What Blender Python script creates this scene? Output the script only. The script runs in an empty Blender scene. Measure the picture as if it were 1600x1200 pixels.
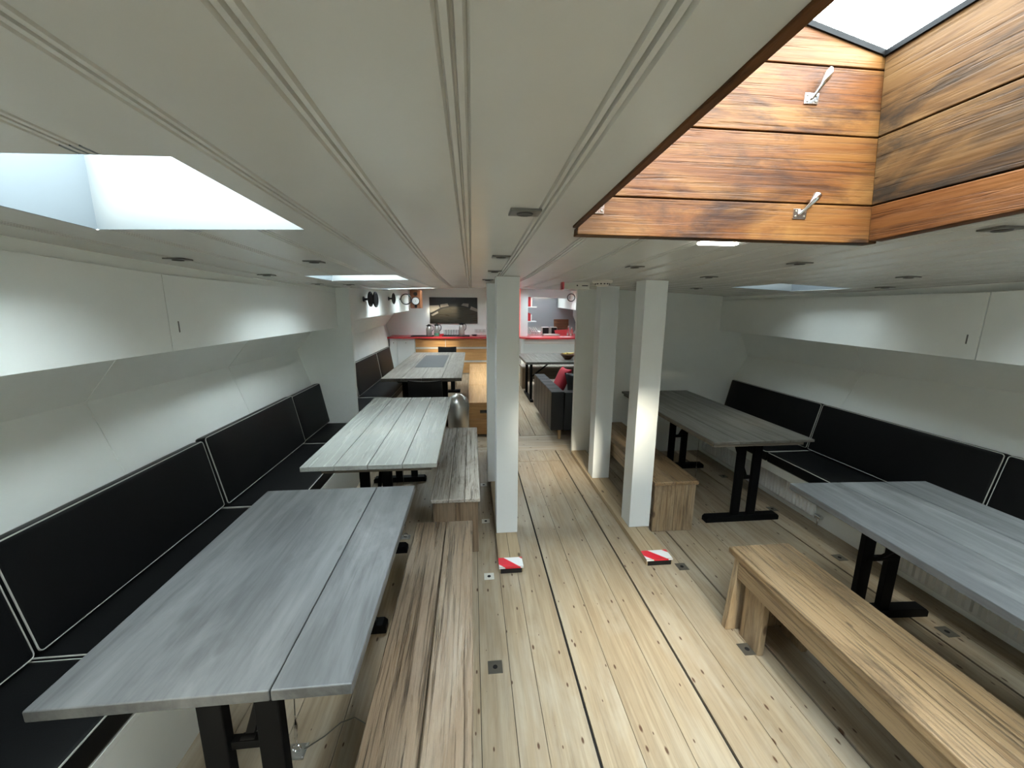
import bpy, bmesh, math, random
from mathutils import Vector, Matrix
random.seed(7)
PI = math.pi
C = bpy.context.scene.collection
sc = bpy.context.scene

# ------------------------------------------------------------------ camera, sky, sun, exposure
EYE = 1.60
Rw = ((0.995, 0.012, -0.100), (-0.101, 0.190, -0.977), (0.007, 0.982, 0.190))
cam_data = bpy.data.cameras.new('camera')
cam_data.sensor_fit = 'HORIZONTAL'
cam_data.sensor_width = 36.0
cam_data.lens = 611.0 / 1600 * 36
cam_data.clip_start = 0.02
cam = bpy.data.objects.new('camera', cam_data)
C.objects.link(cam)
xa = Vector((Rw[0][0], Rw[1][0], Rw[2][0])).normalized()
za = Vector((Rw[0][2], Rw[1][2], Rw[2][2]))
za = (za - xa * za.dot(xa)).normalized()
ya = za.cross(xa)
cam.matrix_world = Matrix(((xa.x, ya.x, za.x, 0), (xa.y, ya.y, za.y, 0), (xa.z, ya.z, za.z, EYE), (0, 0, 0, 1)))
sc.camera = cam
sc.view_settings.view_transform = 'Standard'
sc.view_settings.look = 'None'
sc.view_settings.gamma = 1.0
sc.view_settings.use_curve_mapping = False
sc.view_settings.exposure = 2.0
sc.cycles.max_bounces = 10
sc.cycles.diffuse_bounces = 6
sc.cycles.glossy_bounces = 4
sc.cycles.transparent_max_bounces = 12
sc.cycles.sample_clamp_indirect = 6.0
sc.cycles.caustics_reflective = False
sc.cycles.caustics_refractive = False

SKY = 9.0
world = bpy.data.worlds.new('overcast_sky')
sc.world = world
world.use_nodes = True
bgn = world.node_tree.nodes['Background']
bgn.inputs['Color'].default_value = (0.90, 0.97, 1.0, 1)
bgn.inputs['Strength'].default_value = SKY

sun_d = bpy.data.lights.new('hazy_sun', 'SUN')
sun_d.energy = 4.2
sun_d.color = (1.0, 0.84, 0.62)
sun_d.angle = math.radians(9)
sun = bpy.data.objects.new('hazy_sun', sun_d)
C.objects.link(sun)
sun.rotation_euler = Vector((0.03, 1.0, -0.62)).to_track_quat('-Z', 'Y').to_euler()


def portal(name, cx, cy, cz, w, l):
    d = bpy.data.lights.new(name, 'AREA')
    d.shape = 'RECTANGLE'
    d.size = w
    d.size_y = l
    d.cycles.is_portal = True
    o = bpy.data.objects.new(name, d)
    C.objects.link(o)
    o.location = (cx, cy, cz)
    return o


# ------------------------------------------------------------------ shape of the deck above
def lerp_tab(x, xs, ys):
    if x <= xs[0]:
        return ys[0]
    for i in range(len(xs) - 1):
        if x <= xs[i + 1]:
            t = (x - xs[i]) / (xs[i + 1] - xs[i])
            return ys[i] * (1 - t) + ys[i + 1] * t
    return ys[-1]


def zc(x, y):
    s = lerp_tab(y, [-2.6, 0, .3, 1, 1.7, 2.5, 4, 6, 9.5, 12], [1.95, 1.87, 1.855, 1.83, 1.808, 1.795, 1.81, 1.89, 2.12, 2.3])
    cm = .012 + max(0, y - 4) * .0025
    return s - cm * (x - .7) ** 2 - .01 * (x - .7)


# skylight openings: x0, x1, y0, y1, curb height, pane transmission
HATCH = (.30, 1.205, -.32, 1.138)
SKYLIGHTS = [
    (-1.02, -.475, .735, 1.245, .30, 1.0),
    (-.98, -.445, 2.48, 2.98, .30, 1.0),
    (1.94, 2.45, 2.37, 2.86, .32, .36),
    (1.95, 2.46, .735, 1.245, .28, 1.0),
    (-1.12, -.50, 4.95, 5.60, .26, .8),
    (1.45, 2.05, 4.95, 5.50, .30, .6),
    (-1.12, -.50, 7.00, 7.70, .26, .8),
    (-1.10, -.40, 8.75, 9.45, .22, .7),  # added to brighten the left of the far cabin
    (1.45, 2.05, 7.20, 7.85, .30, .6),
    (.35, 1.05, 6.1, 6.9, .25, 1.0),
    (1.45, 2.15, 8.75, 9.45, .30, .9),
    (1.55, 2.25, 10.45, 10.95, .25, .7),
    (-.98, -.45, -1.75, -1.0, .30, .5),  # unseen, added behind the camera as fill light
    (1.95, 2.46, -1.75, -1.0, .30, .5),  # unseen, added behind the camera as fill light
    (.32, 1.18, -2.3, -1.1, .08, .42),  # unseen roof hatch added behind the camera as fill light
]

# ------------------------------------------------------------------ materials


def lin(c):
    return tuple((v / 12.92 if v <= .04045 else ((v + .055) / 1.055) ** 2.4) for v in (c[0] / 255, c[1] / 255, c[2] / 255)) + (1,)


class NT:
    def __init__(self, name):
        self.m = bpy.data.materials.new(name)
        self.m.use_nodes = True
        self.t = self.m.node_tree
        self.p = self.t.nodes['Principled BSDF']

    def n(self, typ, **kw):
        x = self.t.nodes.new(typ)
        for k, v in kw.items():
            setattr(x, k, v)
        return x

    def l(self, a, b):
        self.t.links.new(a, b)

    def set(self, node, key, val):
        if hasattr(val, 'is_linked') or hasattr(val, 'links'):
            self.l(val, node.inputs[key])
        else:
            node.inputs[key].default_value = val

    def math(self, op, a, b=None):
        x = self.n('ShaderNodeMath', operation=op)
        self.set(x, 0, a)
        if b is not None:
            self.set(x, 1, b)
        return x.outputs[0]

    def mix(self, f, a, b, mode='MIX'):
        x = self.n('ShaderNodeMix', data_type='RGBA', blend_type=mode)
        self.set(x, 0, f)
        self.set(x, 6, a)
        self.set(x, 7, b)
        return x.outputs[2]

    def noise(self, vec, scale, detail=4, rough=.55, dist=0):
        x = self.n('ShaderNodeTexNoise')
        if vec is not None:
            self.l(vec, x.inputs['Vector'])
        x.inputs['Scale'].default_value = scale
        x.inputs['Detail'].default_value = detail
        x.inputs['Roughness'].default_value = rough
        x.inputs['Distortion'].default_value = dist
        return x.outputs[0]

    def ramp(self, fac, stops):
        x = self.n('ShaderNodeValToRGB')
        e = x.color_ramp.elements
        while len(e) < len(stops):
            e.new(.5)
        for i, (pos, c) in enumerate(stops):
            e[i].position = pos
            e[i].color = c if len(c) == 4 else tuple(c) + (1,)
        self.l(fac, x.inputs[0])
        return x.outputs[0]

    def mapr(self, v, a, b, c=0., d=1.):
        x = self.n('ShaderNodeMapRange')
        self.set(x, 0, v)
        for i, q in enumerate((a, b, c, d)):
            x.inputs[i + 1].default_value = q
        return x.outputs[0]

    def bump(self, h, strength, dist=.002):
        x = self.n('ShaderNodeBump')
        x.inputs['Strength'].default_value = strength
        x.inputs['Distance'].default_value = dist
        self.l(h, x.inputs['Height'])
        self.l(x.outputs[0], self.p.inputs['Normal'])

    def objvec(self, scale=(1, 1, 1), pv=True):
        tc = self.n('ShaderNodeTexCoord')
        v = tc.outputs['Object']
        if pv:
            at = self.n('ShaderNodeAttribute', attribute_name='pv')
            mu = self.n('ShaderNodeVectorMath', operation='MULTIPLY_ADD')
            cmb = self.n('ShaderNodeCombineXYZ')
            for i in range(3):
                self.l(at.outputs['Fac'], cmb.inputs[i])
            self.l(cmb.outputs[0], mu.inputs[0])
            mu.inputs[1].default_value = (13.1, 17.7, 9.3)
            self.l(v, mu.inputs[2])
            v = mu.outputs[0]
            self.pv = at.outputs['Fac']
        mp = self.n('ShaderNodeMapping')
        mp.inputs['Scale'].default_value = scale
        self.l(v, mp.inputs['Vector'])
        return v, mp.outputs[0]


def plain(name, col, rough=.5, metal=0., bump=0, bscale=200, coat=0, emit=None, es=0, var=0, spec=None):
    k = NT(name)
    k.p.inputs['Base Color'].default_value = tuple(col[:3]) + (1,)
    k.p.inputs['Roughness'].default_value = rough
    k.p.inputs['Metallic'].default_value = metal
    if spec is not None:
        k.p.inputs['Specular IOR Level'].default_value = spec
    if coat:
        k.p.inputs['Coat Weight'].default_value = coat
    if emit:
        k.p.inputs['Emission Color'].default_value = tuple(emit[:3]) + (1,)
        k.p.inputs['Emission Strength'].default_value = es
    if bump or var:
        v, mv = k.objvec((1, 1, 1), pv=False)
        if bump:
            k.bump(k.noise(v, bscale, 3), bump, .001)
        if var:
            f = k.noise(v, 2.3, 5, .6)
            c = tuple(x * (1 - var) for x in col[:3]) + (1,)
            k.l(k.mix(k.mapr(f, .35, .7), c, tuple(col[:3]) + (1,)), k.p.inputs['Base Color'])
    return k.m


def wood(name, dark, light, axis=1, rough=.5, fine=1.0, knots=0., knotcol=(.07, .035, .015, 1), tonal=.35, bump=.25, kplane=None, kdens=1.0, con=.165, crack=0., spec=None,
         wash=0., washcol=(.75, .75, .72, 1), stain=0., staincol=(.05, .04, .035, 1), coat=0, gscale=1.0):
    k = NT(name)
    s1 = [26 * gscale] * 3
    s1[axis] = 1.3 * gscale
    s2 = [110 * gscale] * 3
    s2[axis] = 3.5 * gscale
    v, m1 = k.objvec(tuple(s1))
    mp2 = k.n('ShaderNodeMapping')
    mp2.inputs['Scale'].default_value = tuple(s2)
    k.l(v, mp2.inputs['Vector'])
    g1 = k.noise(m1, 1.0, 5, .6, 1.2)
    g2 = k.noise(mp2.outputs[0], 1.0, 3, .6, .3)
    big = k.noise(v, 2.2, 3, .5)
    mixg = k.math('ADD', k.math('MULTIPLY', g1, .65), k.math('MULTIPLY', g2, .35 * fine))
    col = k.mix(k.mapr(mixg, .495 - con, .495 + con), dark, light)
    if crack:
        sc_ = [75 * gscale] * 3
        sc_[axis] = 1.6 * gscale
        mpc = k.n('ShaderNodeMapping')
        mpc.inputs['Scale'].default_value = tuple(sc_)
        k.l(v, mpc.inputs['Vector'])
        g3 = k.noise(mpc.outputs[0], 1.0, 4, .7, .8)
        col = k.mix(k.mapr(g3, .36, .47, crack, 0), col, tuple(c * .28 for c in dark[:3]) + (1,))
        mixg = k.math('ADD', mixg, k.math('MULTIPLY', k.mapr(g3, .36, .47, 0, 1), .5))
    tone = k.math('ADD', k.math('MULTIPLY', k.mapr(big, .3, .7), .6), k.math('MULTIPLY', k.pv, .4))
    dk = tuple(c * (1 - tonal) for c in dark[:3]) + (1,)
    col = k.mix(k.mapr(tone, 0, 1, tonal, 0), col, k.mix(.5, col, dk))
    if wash:
        sw = [5.0] * 3
        sw[axis] = 1.1
        mpw = k.n('ShaderNodeMapping')
        mpw.inputs['Scale'].default_value = tuple(sw)
        k.l(v, mpw.inputs['Vector'])
        w = k.noise(mpw.outputs[0], 1.3, 5, .65, .8)
        col = k.mix(k.mapr(w, .43, .65, 0, wash), col, washcol)
    if stain:
        ss = [7.0] * 3
        ss[axis] = 2.2
        mps = k.n('ShaderNodeMapping')
        mps.inputs['Scale'].default_value = tuple(ss)
        k.l(v, mps.inputs['Vector'])
        w = k.noise(mps.outputs[0], 1.0, 6, .7, .6)
        col = k.mix(k.mapr(w, .51, .67, 0, stain), col, staincol)
    if knots:
        sk = [9.0] * 3
        sk[axis] = 3.6
        mpk = k.n('ShaderNodeMapping')
        mpk.inputs['Scale'].default_value = tuple(sk)
        k.l(v, mpk.inputs['Vector'])
        vo = k.n('ShaderNodeTexVoronoi')
        vo.inputs['Scale'].default_value = kdens
        kv = mpk.outputs[0]
        if kplane:
            vo.voronoi_dimensions = '2D'
            se = k.n('ShaderNodeSeparateXYZ')
            co = k.n('ShaderNodeCombineXYZ')
            k.l(kv, se.inputs[0])
            k.l(se.outputs['xyz'.index(kplane[0])], co.inputs[0])
            k.l(se.outputs['xyz'.index(kplane[1])], co.inputs[1])
            kv = co.outputs[0]
        k.l(kv, vo.inputs['Vector'])
        rnd = k.n('ShaderNodeSeparateColor')
        k.l(vo.outputs['Color'], rnd.inputs[0])
        big_k = k.mapr(rnd.outputs[0], .45, 1., .015, .115)
        f = k.math('SUBTRACT', 1.0, k.math('MINIMUM', 1.0, k.math('DIVIDE', vo.outputs['Distance'], big_k)))
        f = k.mapr(f, 0., .5, 0, knots)
        on = k.math('GREATER_THAN', rnd.outputs[0], .42)
        col = k.mix(k.math('MULTIPLY', f, on), col, knotcol)
    if spec is not None:
        k.p.inputs['Specular IOR Level'].default_value = spec
    k.l(col, k.p.inputs['Base Color'])
    k.l(k.mapr(g1, .3, .7, rough + .08, rough - .06), k.p.inputs['Roughness'])
    k.bump(mixg, bump, .004)
    if coat:
        k.p.inputs['Coat Weight'].default_value = coat
        k.p.inputs['Coat Roughness'].default_value = .18
    return k.m


M = {}
M['wall'] = plain('wall_paint', (.90, .915, .875), .42, bump=.08, bscale=60, var=.05)
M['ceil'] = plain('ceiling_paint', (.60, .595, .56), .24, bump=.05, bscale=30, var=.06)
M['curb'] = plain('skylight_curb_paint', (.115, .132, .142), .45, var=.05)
M['cab'] = plain('white_cabinet_paint', (.72, .76, .78), .35)
M['post'] = plain('post_paint', (.74, .77, .77), .38, bump=.05, bscale=40, var=.04)
M['floor'] = wood('floor_pine', (.285, .212, .135, 1), (.425, .335, .225, 1), 1, .42, knots=1.0, kplane='xy', kdens=1.75, knotcol=(.075, .034, .014, 1), tonal=.35,
                  bump=.12, wash=.55, washcol=(.43, .375, .295, 1), stain=.25, staincol=(.30, .20, .11, 1), con=0.12, crack=0.22)
M['floor_cross'] = wood('floor_pine_cross', (.34, .25, .165, 1), (.50, .40, .285, 1), 0, .45, knots=.9, kplane='xy', tonal=.25, bump=.12, wash=.45,
                        washcol=(.52, .475, .41, 1))
M['gap'] = plain('gap_dark', (.006, .005, .005), .9)
M['sill'] = wood('sill_pine', (.32, .23, .13, 1), (.45, .345, .22, 1), 1, .45, knots=.9, kplane='xy', tonal=.2, bump=.12, crack=0.2)
M['table'] = wood('grey_stained_wood', (.080, .083, .085, 1), (.128, .131, .132, 1), 1, .38, fine=.6, tonal=.3, bump=.12, wash=.55,
                  washcol=(.205, .21, .21, 1), stain=.45, staincol=(.062, .064, .066, 1), knots=.5, kplane='xy', kdens=.6, knotcol=(.07, .07, .07, 1), crack=0.2)
M['table_warm'] = wood('grey_brown_wood', (.088, .080, .066, 1), (.150, .140, .118, 1), 1, .38, fine=.6, tonal=.3, bump=.10, wash=.25,
                       washcol=(.21, .205, .19, 1), stain=.5, staincol=(.058, .055, .05, 1))
M['table_glare'] = wood('table_glare_wood', (.33, .34, .315, 1), (.46, .47, .44, 1), 1, .25, fine=.6, tonal=.2, bump=.12, wash=.35,  # skylight glare on the table top is painted into this pale colour
                       washcol=(.49, .50, .47, 1), stain=.25, staincol=(.24, .24, .225, 1), crack=0.35)
M['table_long'] = wood('brown_table_wood', (.15, .132, .11, 1), (.235, .212, .18, 1), 1, .42, fine=.6, tonal=.25, bump=.10, wash=.25,
                       washcol=(.30, .28, .25, 1), stain=.3, staincol=(.11, .095, .08, 1))
M['apron'] = wood('apron_wood', (.10, .085, .065, 1), (.20, .17, .13, 1), 0, .5, bump=.1)
M['bench'] = wood('bench_brown', (.105, .068, .040, 1), (.25, .178, .118, 1), 1, .30, fine=1.6, tonal=.35, bump=1.0, wash=.5,
                  washcol=(.33, .27, .205, 1), knots=.8, kplane='xy', kdens=.55, knotcol=(.05, .03, .02, 1), stain=.4, staincol=(.08, .055, .035, 1), con=0.09, crack=0.9)
M['bench_side'] = wood('bench_brown_side', (.10, .062, .034, 1), (.235, .16, .098, 1), 2, .5, fine=1.2, tonal=.35, bump=.4, knots=.5, wash=.3,
                       washcol=(.34, .27, .20, 1), con=0.09, crack=0.7)
M['bench_pale_glare'] = wood('bench_worn_glare', (.28, .235, .185, 1), (.54, .485, .415, 1), 1, .22, fine=1.4, tonal=.25, bump=.9, wash=.5,  # pale partly from wear, partly from glare painted into the colour
                       washcol=(.54, .51, .46, 1), stain=.4, staincol=(.12, .09, .065, 1), con=0.1, crack=0.8)
M['bench_honey'] = wood('bench_honey', (.165, .095, .043, 1), (.31, .20, .102, 1), 1, .40, fine=1.5, tonal=.4, bump=.7, knots=.8, kplane='xy', kdens=.7, knotcol=(.06, .032, .014, 1), wash=.3,
                        washcol=(.34, .25, .155, 1), stain=.85, staincol=(.062, .040, .022, 1), con=0.085, crack=0.85)
M['bench_honey_side'] = wood('bench_honey_side', (.17, .10, .05, 1), (.33, .23, .13, 1), 2, .5, fine=1.5, tonal=.4, bump=.6, knots=.9, kplane='xz', kdens=.9, knotcol=(.07, .035, .016, 1),
                             wash=.45, washcol=(.42, .345, .25, 1), stain=.6, staincol=(.10, .06, .033, 1), con=0.09, crack=0.8)
M['bench_honey_long'] = wood('bench_honey_long', (.15, .092, .046, 1), (.29, .20, .11, 1), 1, .48, fine=1.4, tonal=.35, bump=.5, knots=.8, kplane='yz', kdens=.8, stain=.5, staincol=(.085, .055, .03, 1), con=0.09, crack=0.7)
M['orange'] = wood('orange_pine', (.56, .30, .115, 1), (.78, .47, .21, 1), 0, .4, fine=.6, tonal=.3, bump=.08, knots=.35,
                   knotcol=(.22, .09, .03, 1), crack=0.25)
M['orange_long'] = wood('orange_pine_long', (.56, .30, .125, 1), (.78, .48, .23, 1), 1, .4, fine=.6, tonal=.3, bump=.08, knots=.35,
                        knotcol=(.22, .09, .03, 1), crack=0.25)
HW = dict(rough=.52, fine=1.5, tonal=.6, bump=.6, knots=.95, knotcol=(.016, .007, .003, 1), spec=.22, wash=1.0, stain=1.0)
M['hatch_x'] = wood('varnished_pine_across', (.046, .0125, .0022, 1), (.085, .030, .0066, 1), 0, washcol=(.125, .060, .0165, 1),
                    staincol=(.021, .0075, .003, 1), kplane='xz', kdens=.5, **HW, con=0.085, crack=0.6)
M['hatch_y'] = wood('varnished_pine_along', (.042, .0175, .0055, 1), (.092, .043, .0145, 1), 1, washcol=(.125, .066, .0245, 1),
                    staincol=(.020, .013, .008, 1), kplane='yz', kdens=.5, **HW, con=0.085, crack=0.75)
M['hatch_y_low'] = wood('varnished_pine_low', (.055, .0155, .0032, 1), (.11, .037, .009, 1), 1, washcol=(.135, .052, .015, 1),
                        staincol=(.026, .010, .0045, 1), kplane='yz', kdens=.5, **HW, con=0.085, crack=0.6)
M['black_leather'] = plain('black_leatherette', (.0055, .0057, .006), .46, bump=.35, bscale=260, spec=.16)
M['sofa'] = plain('black_sofa_leather', (.013, .014, .016), .42, bump=.2, bscale=120, spec=.3)
M['piping'] = plain('pale_piping', (.42, .41, .37), .6)
M['black'] = plain('black_metal', (.004, .004, .0043), .55, bump=.1, bscale=150, spec=.10)
M['black_plastic'] = plain('black_plastic', (.009, .009, .010), .35, spec=.3)
M['steel'] = plain('brushed_steel', (.66, .64, .61), .34, 1.0)
M['chrome'] = plain('chrome', (.75, .75, .76), .12, 1.0)
M['old_metal'] = plain('dull_brass', (.16, .145, .12), .5, .7, bump=.3, bscale=300)
M['white_metal'] = plain('pale_plate', (.66, .64, .58), .5)
M['spot'] = plain('spot_bracket', (.16, .155, .14), .45, .3)
M['spot_in'] = plain('spot_dark', (.035, .033, .030), .5)
M['red'] = plain('red_lacquer', (.50, .035, .045), .28)
M['red_cloth'] = plain('red_fabric', (.46, .02, .04), .8, bump=.4, bscale=150)
M['red_paint'] = plain('red_paint', (.80, .05, .045), .4)
M['white_gloss'] = plain('white_enamel', (.74, .74, .72), .25)
M['cream'] = plain('cream_plastic', (.62, .60, .54), .4)
M['grey_wall'] = plain('galley_grey', (.34, .35, .37), .5)
M['wine'] = wood('dark_red_wood', (.07, .025, .012, 1), (.20, .085, .035, 1), 0, .4)
M['slate'] = plain('slate_inlay', (.030, .035, .041), .45, bump=.2, bscale=60)
M['speaker_wood'] = wood('cherry_veneer', (.22, .075, .03, 1), (.38, .15, .065, 1), 2, .35, fine=.5)
M['yellow'] = plain('banana_yellow', (.72, .55, .16), .5)
M['green'] = plain('green_label', (.10, .34, .22), .5)
M['paper'] = plain('paper', (.80, .79, .76), .7)
M['led'] = plain('led_diffuser', (.9, .9, .9), .4, emit=(1, .97, .90), es=9)
M['red_strip'] = plain('red_strip_glow', (.8, .1, .08), .4, emit=(1, .07, .05), es=.3)  # red painted edge strip, its brightness put in as emission
M['pale_wood'] = wood('pale_leg_wood', (.36, .23, .11, 1), (.52, .36, .19, 1), 2, .45)
M['pic_dark'] = plain('photo_dark', (.022, .019, .016), .3, var=.4)
M['pic_mid'] = wood('photo_floor', (.028, .023, .015, 1), (.060, .048, .030, 1), 0, .3, bump=0)
M['pic_light'] = plain('photo_light', (.34, .30, .25), .3, var=.4)

k = NT('clear_glass')
k.p.inputs['Transmission Weight'].default_value = 1.0
k.p.inputs['Roughness'].default_value = .02
k.p.inputs['Base Color'].default_value = (.93, .97, .96, 1)
M['glass'] = k.m


def pane_mat(name, tr, tint=(.95, .99, 1.0), grime=0.):
    k = NT(name)
    out = k.t.nodes['Material Output']
    tb = k.n('ShaderNodeBsdfTransparent')
    c = tuple(tr * q for q in tint) + (1,)
    if grime:
        v, mv = k.objvec((1, 1, 1), pv=False)
        g = k.noise(v, 16, 6, .7)
        k.l(k.mix(k.mapr(g, .45, .75), c, tuple(q * (1 - grime) for q in c[:3]) + (1,)), tb.inputs[0])
    else:
        tb.inputs[0].default_value = c
    gl = k.n('ShaderNodeBsdfGlossy')
    gl.inputs['Roughness'].default_value = .15
    mx = k.n('ShaderNodeMixShader')
    mx.inputs[0].default_value = .04
    k.l(tb.outputs[0], mx.inputs[1])
    k.l(gl.outputs[0], mx.inputs[2])
    k.l(mx.outputs[0], out.inputs['Surface'])
    return k.m


def hazard_mat():
    k = NT('red_white_tape')
    v, mv = k.objvec((1, 1, 1), pv=False)
    sp = k.n('ShaderNodeSeparateXYZ')
    k.l(v, sp.inputs[0])
    d = k.math('ADD', k.math('ADD', sp.outputs[0], k.math('MULTIPLY', sp.outputs[1], 1.0)), k.math('MULTIPLY', sp.outputs[2], .6))
    fr = k.math('FRACT', k.math('ADD', k.math('MULTIPLY', d, 5.2), .62))
    f = k.math('GREATER_THAN', fr, .5)
    k.l(k.mix(f, (.80, .80, .80, 1), (.72, .02, .04, 1)), k.p.inputs['Base Color'])
    k.p.inputs['Roughness'].default_value = .3
    return k.m


M['tape'] = hazard_mat()

# ------------------------------------------------------------------ mesh builder


class MB:
    def __init__(self):
        self.v, self.f, self.mi, self.pv, self.sm = [], [], [], [], []

    def add(self, vs, fs, mi=0, pv=None, smooth=False):
        b = len(self.v)
        self.v += [tuple(q) for q in vs]
        if pv is None:
            pv = random.random()
        for f in fs:
            self.f.append(tuple(b + i for i in f))
            self.mi.append(mi)
            self.pv.append(pv)
            self.sm.append(smooth)
        return self

    def hexa(self, p, mi=0, pv=None):
        return self.add(p, [(0, 3, 2, 1), (4, 5, 6, 7), (0, 1, 5, 4), (1, 2, 6, 5), (2, 3, 7, 6), (3, 0, 4, 7)], mi, pv)

    def box(self, x0, x1, y0, y1, z0, z1, mi=0, pv=None):
        return self.hexa([(x0, y0, z0), (x1, y0, z0), (x1, y1, z0), (x0, y1, z0), (x0, y0, z1), (x1, y0, z1), (x1, y1, z1), (x0, y1, z1)], mi, pv)

    def quad(self, a, b, c, d, mi=0, pv=None):
        return self.add([a, b, c, d], [(0, 1, 2, 3)], mi, pv)

    def beam(self, p0, p1, w, h, mi=0, up=(0, 0, 1)):
        p0, p1, up = Vector(p0), Vector(p1), Vector(up)
        d = (p1 - p0).normalized()
        s = d.cross(up)
        if s.length < 1e-4:
            s = d.cross(Vector((1, 0, 0)))
        s.normalize()
        u = s.cross(d).normalized()
        q = []
        for p in (p0, p1):
            q += [p - s * w / 2 - u * h / 2, p + s * w / 2 - u * h / 2, p + s * w / 2 + u * h / 2, p - s * w / 2 + u * h / 2]
        return self.add(q, [(0, 1, 2, 3), (4, 7, 6, 5), (0, 4, 5, 1), (1, 5, 6, 2), (2, 6, 7, 3), (3, 7, 4, 0)], mi)

    def tube(self, pts, r, n=8, mi=0, closed=False):
        pts = [Vector(p) for p in pts]
        m = len(pts)
        rings = []
        ref = None
        for i in range(m):
            if closed:
                d = pts[(i + 1) % m] - pts[i - 1]
            else:
                d = pts[min(i + 1, m - 1)] - pts[max(i - 1, 0)]
            d.normalize()
            if ref is None:
                ref = Vector((0, 0, 1)) if abs(d.z) < .9 else Vector((1, 0, 0))
            s = d.cross(ref).normalized()
            ref = s.cross(d).normalized()
            rr = r[i] if isinstance(r, (list, tuple)) else r
            rings.append([pts[i] + (s * math.cos(a) + ref * math.sin(a)) * rr for a in [2 * PI * j / n for j in range(n)]])
        vs = [p for ring in rings for p in ring]
        fs = []
        for i in range(m if closed else m - 1):
            a, b = i * n, ((i + 1) % m) * n
            for j in range(n):
                fs.append((a + j, a + (j + 1) % n, b + (j + 1) % n, b + j))
        if not closed:
            fs.append(tuple(reversed(range(n))))
            fs.append(tuple((m - 1) * n + j for j in range(n)))
        return self.add(vs, fs, mi, smooth=True)

    def lathe(self, prof, n=24, mi=0, c=(0, 0, 0), axis='z', cap=True):
        vs, fs = [], []
        for r, z in prof:
            for j in range(n):
                a = 2 * PI * j / n
                if axis == 'z':
                    vs.append((c[0] + r * math.cos(a), c[1] + r * math.sin(a), c[2] + z))
                elif axis == 'y':
                    vs.append((c[0] + r * math.cos(a), c[1] + z, c[2] + r * math.sin(a)))
                else:
                    vs.append((c[0] + z, c[1] + r * math.cos(a), c[2] + r * math.sin(a)))
        for i in range(len(prof) - 1):
            for j in range(n):
                fs.append((i * n + j, i * n + (j + 1) % n, (i + 1) * n + (j + 1) % n, (i + 1) * n + j))
        if cap and prof[0][0] > 1e-5:
            fs.append(tuple(reversed(range(n))))
        if cap and prof[-1][0] > 1e-5:
            fs.append(tuple((len(prof) - 1) * n + j for j in range(n)))
        return self.add(vs, fs, mi, smooth=True)

    def build(self, name, mats, parent=None, bevel=0, seg=2, loc=None, smooth=None, fix=True):
        me = bpy.data.meshes.new(name)
        me.from_pydata(self.v, [], self.f)
        if not isinstance(mats, (list, tuple)):
            mats = [mats]
        for m in mats:
            me.materials.append(m)
        me.polygons.foreach_set('material_index', self.mi)
        at = me.attributes.new('pv', 'FLOAT', 'FACE')
        at.data.foreach_set('value', self.pv)
        sm = self.sm if smooth is None else [smooth] * len(self.f)
        if bevel:
            sm = [True] * len(self.f)
        me.polygons.foreach_set('use_smooth', sm)
        if fix:
            bm = bmesh.new()
            bm.from_mesh(me)
            bmesh.ops.recalc_face_normals(bm, faces=bm.faces)
            bm.to_mesh(me)
            bm.free()
        me.set_sharp_from_angle(angle=math.radians(38))
        o = bpy.data.objects.new(name, me)
        C.objects.link(o)
        if parent is not None:
            o.parent = parent
        if loc is not None:
            o.location = loc
        if bevel:
            md = o.modifiers.new('bevel', 'BEVEL')
            md.width = bevel
            md.segments = seg
            md.limit_method = 'ANGLE'
            md.angle_limit = math.radians(40)
            md.harden_normals = True
        return o


def tag(o, label=None, cat=None, group=None, kind=None):
    if label:
        o['label'] = label
    if cat:
        o['category'] = cat
    if group:
        o['group'] = group
    if kind:
        o['kind'] = kind
    return o


def thing(name, loc, label, cat, group=None, rz=0):
    o = bpy.data.objects.new(name, None)
    o.empty_display_size = .1
    C.objects.link(o)
    o.location = loc
    o.rotation_euler = (0, 0, rz)
    return tag(o, label, cat, group)


def struct(o, label, cat):
    return tag(o, label, cat, None, 'structure')


def dup(root, loc, label=None, group=None, rz=None):
    r = root.copy()
    C.objects.link(r)
    r.location = loc
    if rz is not None:
        r.rotation_euler = (0, 0, rz)
    if label:
        r['label'] = label
    if group:
        r['group'] = group
    for ch in list(root.children):
        c = ch.copy()
        C.objects.link(c)
        c.parent = r
        for g in list(ch.children):
            d = g.copy()
            C.objects.link(d)
            d.parent = c
    return r


# ------------------------------------------------------------------ floor
fl = MB()
TRAP = 3.892


def plank(x0, x1, y0, y1, g0, g1, mi=0):
    fl.box(x0 + g0, x1 - g1, y0, y1, -.03, 0, mi)


xs = [-1.75, -1.35, -1.12, -.92, -.71, -.52, -.33, -.15, .018, .152, .262, .441, .60, .785, .937, 1.115, 1.31, 1.402, 1.56, 1.73, 1.90, 2.10, 2.30,
      2.45, 2.62, 2.85, 3.2]
wide = {.441, .937, 1.402, 2.30}
for i in range(len(xs) - 1):
    g0 = .006 if xs[i] in wide else .0013
    g1 = .006 if xs[i + 1] in wide else .0013
    if .44 < xs[i] and xs[i + 1] < .94:
        plank(xs[i], xs[i + 1], -2.6, TRAP - .003, g0, g1)
        plank(xs[i], xs[i + 1], TRAP + .002, 4.20, g0, g1)
    else:
        a = random.uniform(-.5, .6) if xs[i] < 0 or xs[i] > 1.4 else -2.6
        if a > -2.6:
            plank(xs[i], xs[i + 1], -2.6, a - .001, g0, g1)
        plank(xs[i], xs[i + 1], a + .001 if a > -2.6 else -2.6, 4.20, g0, g1)
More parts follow.
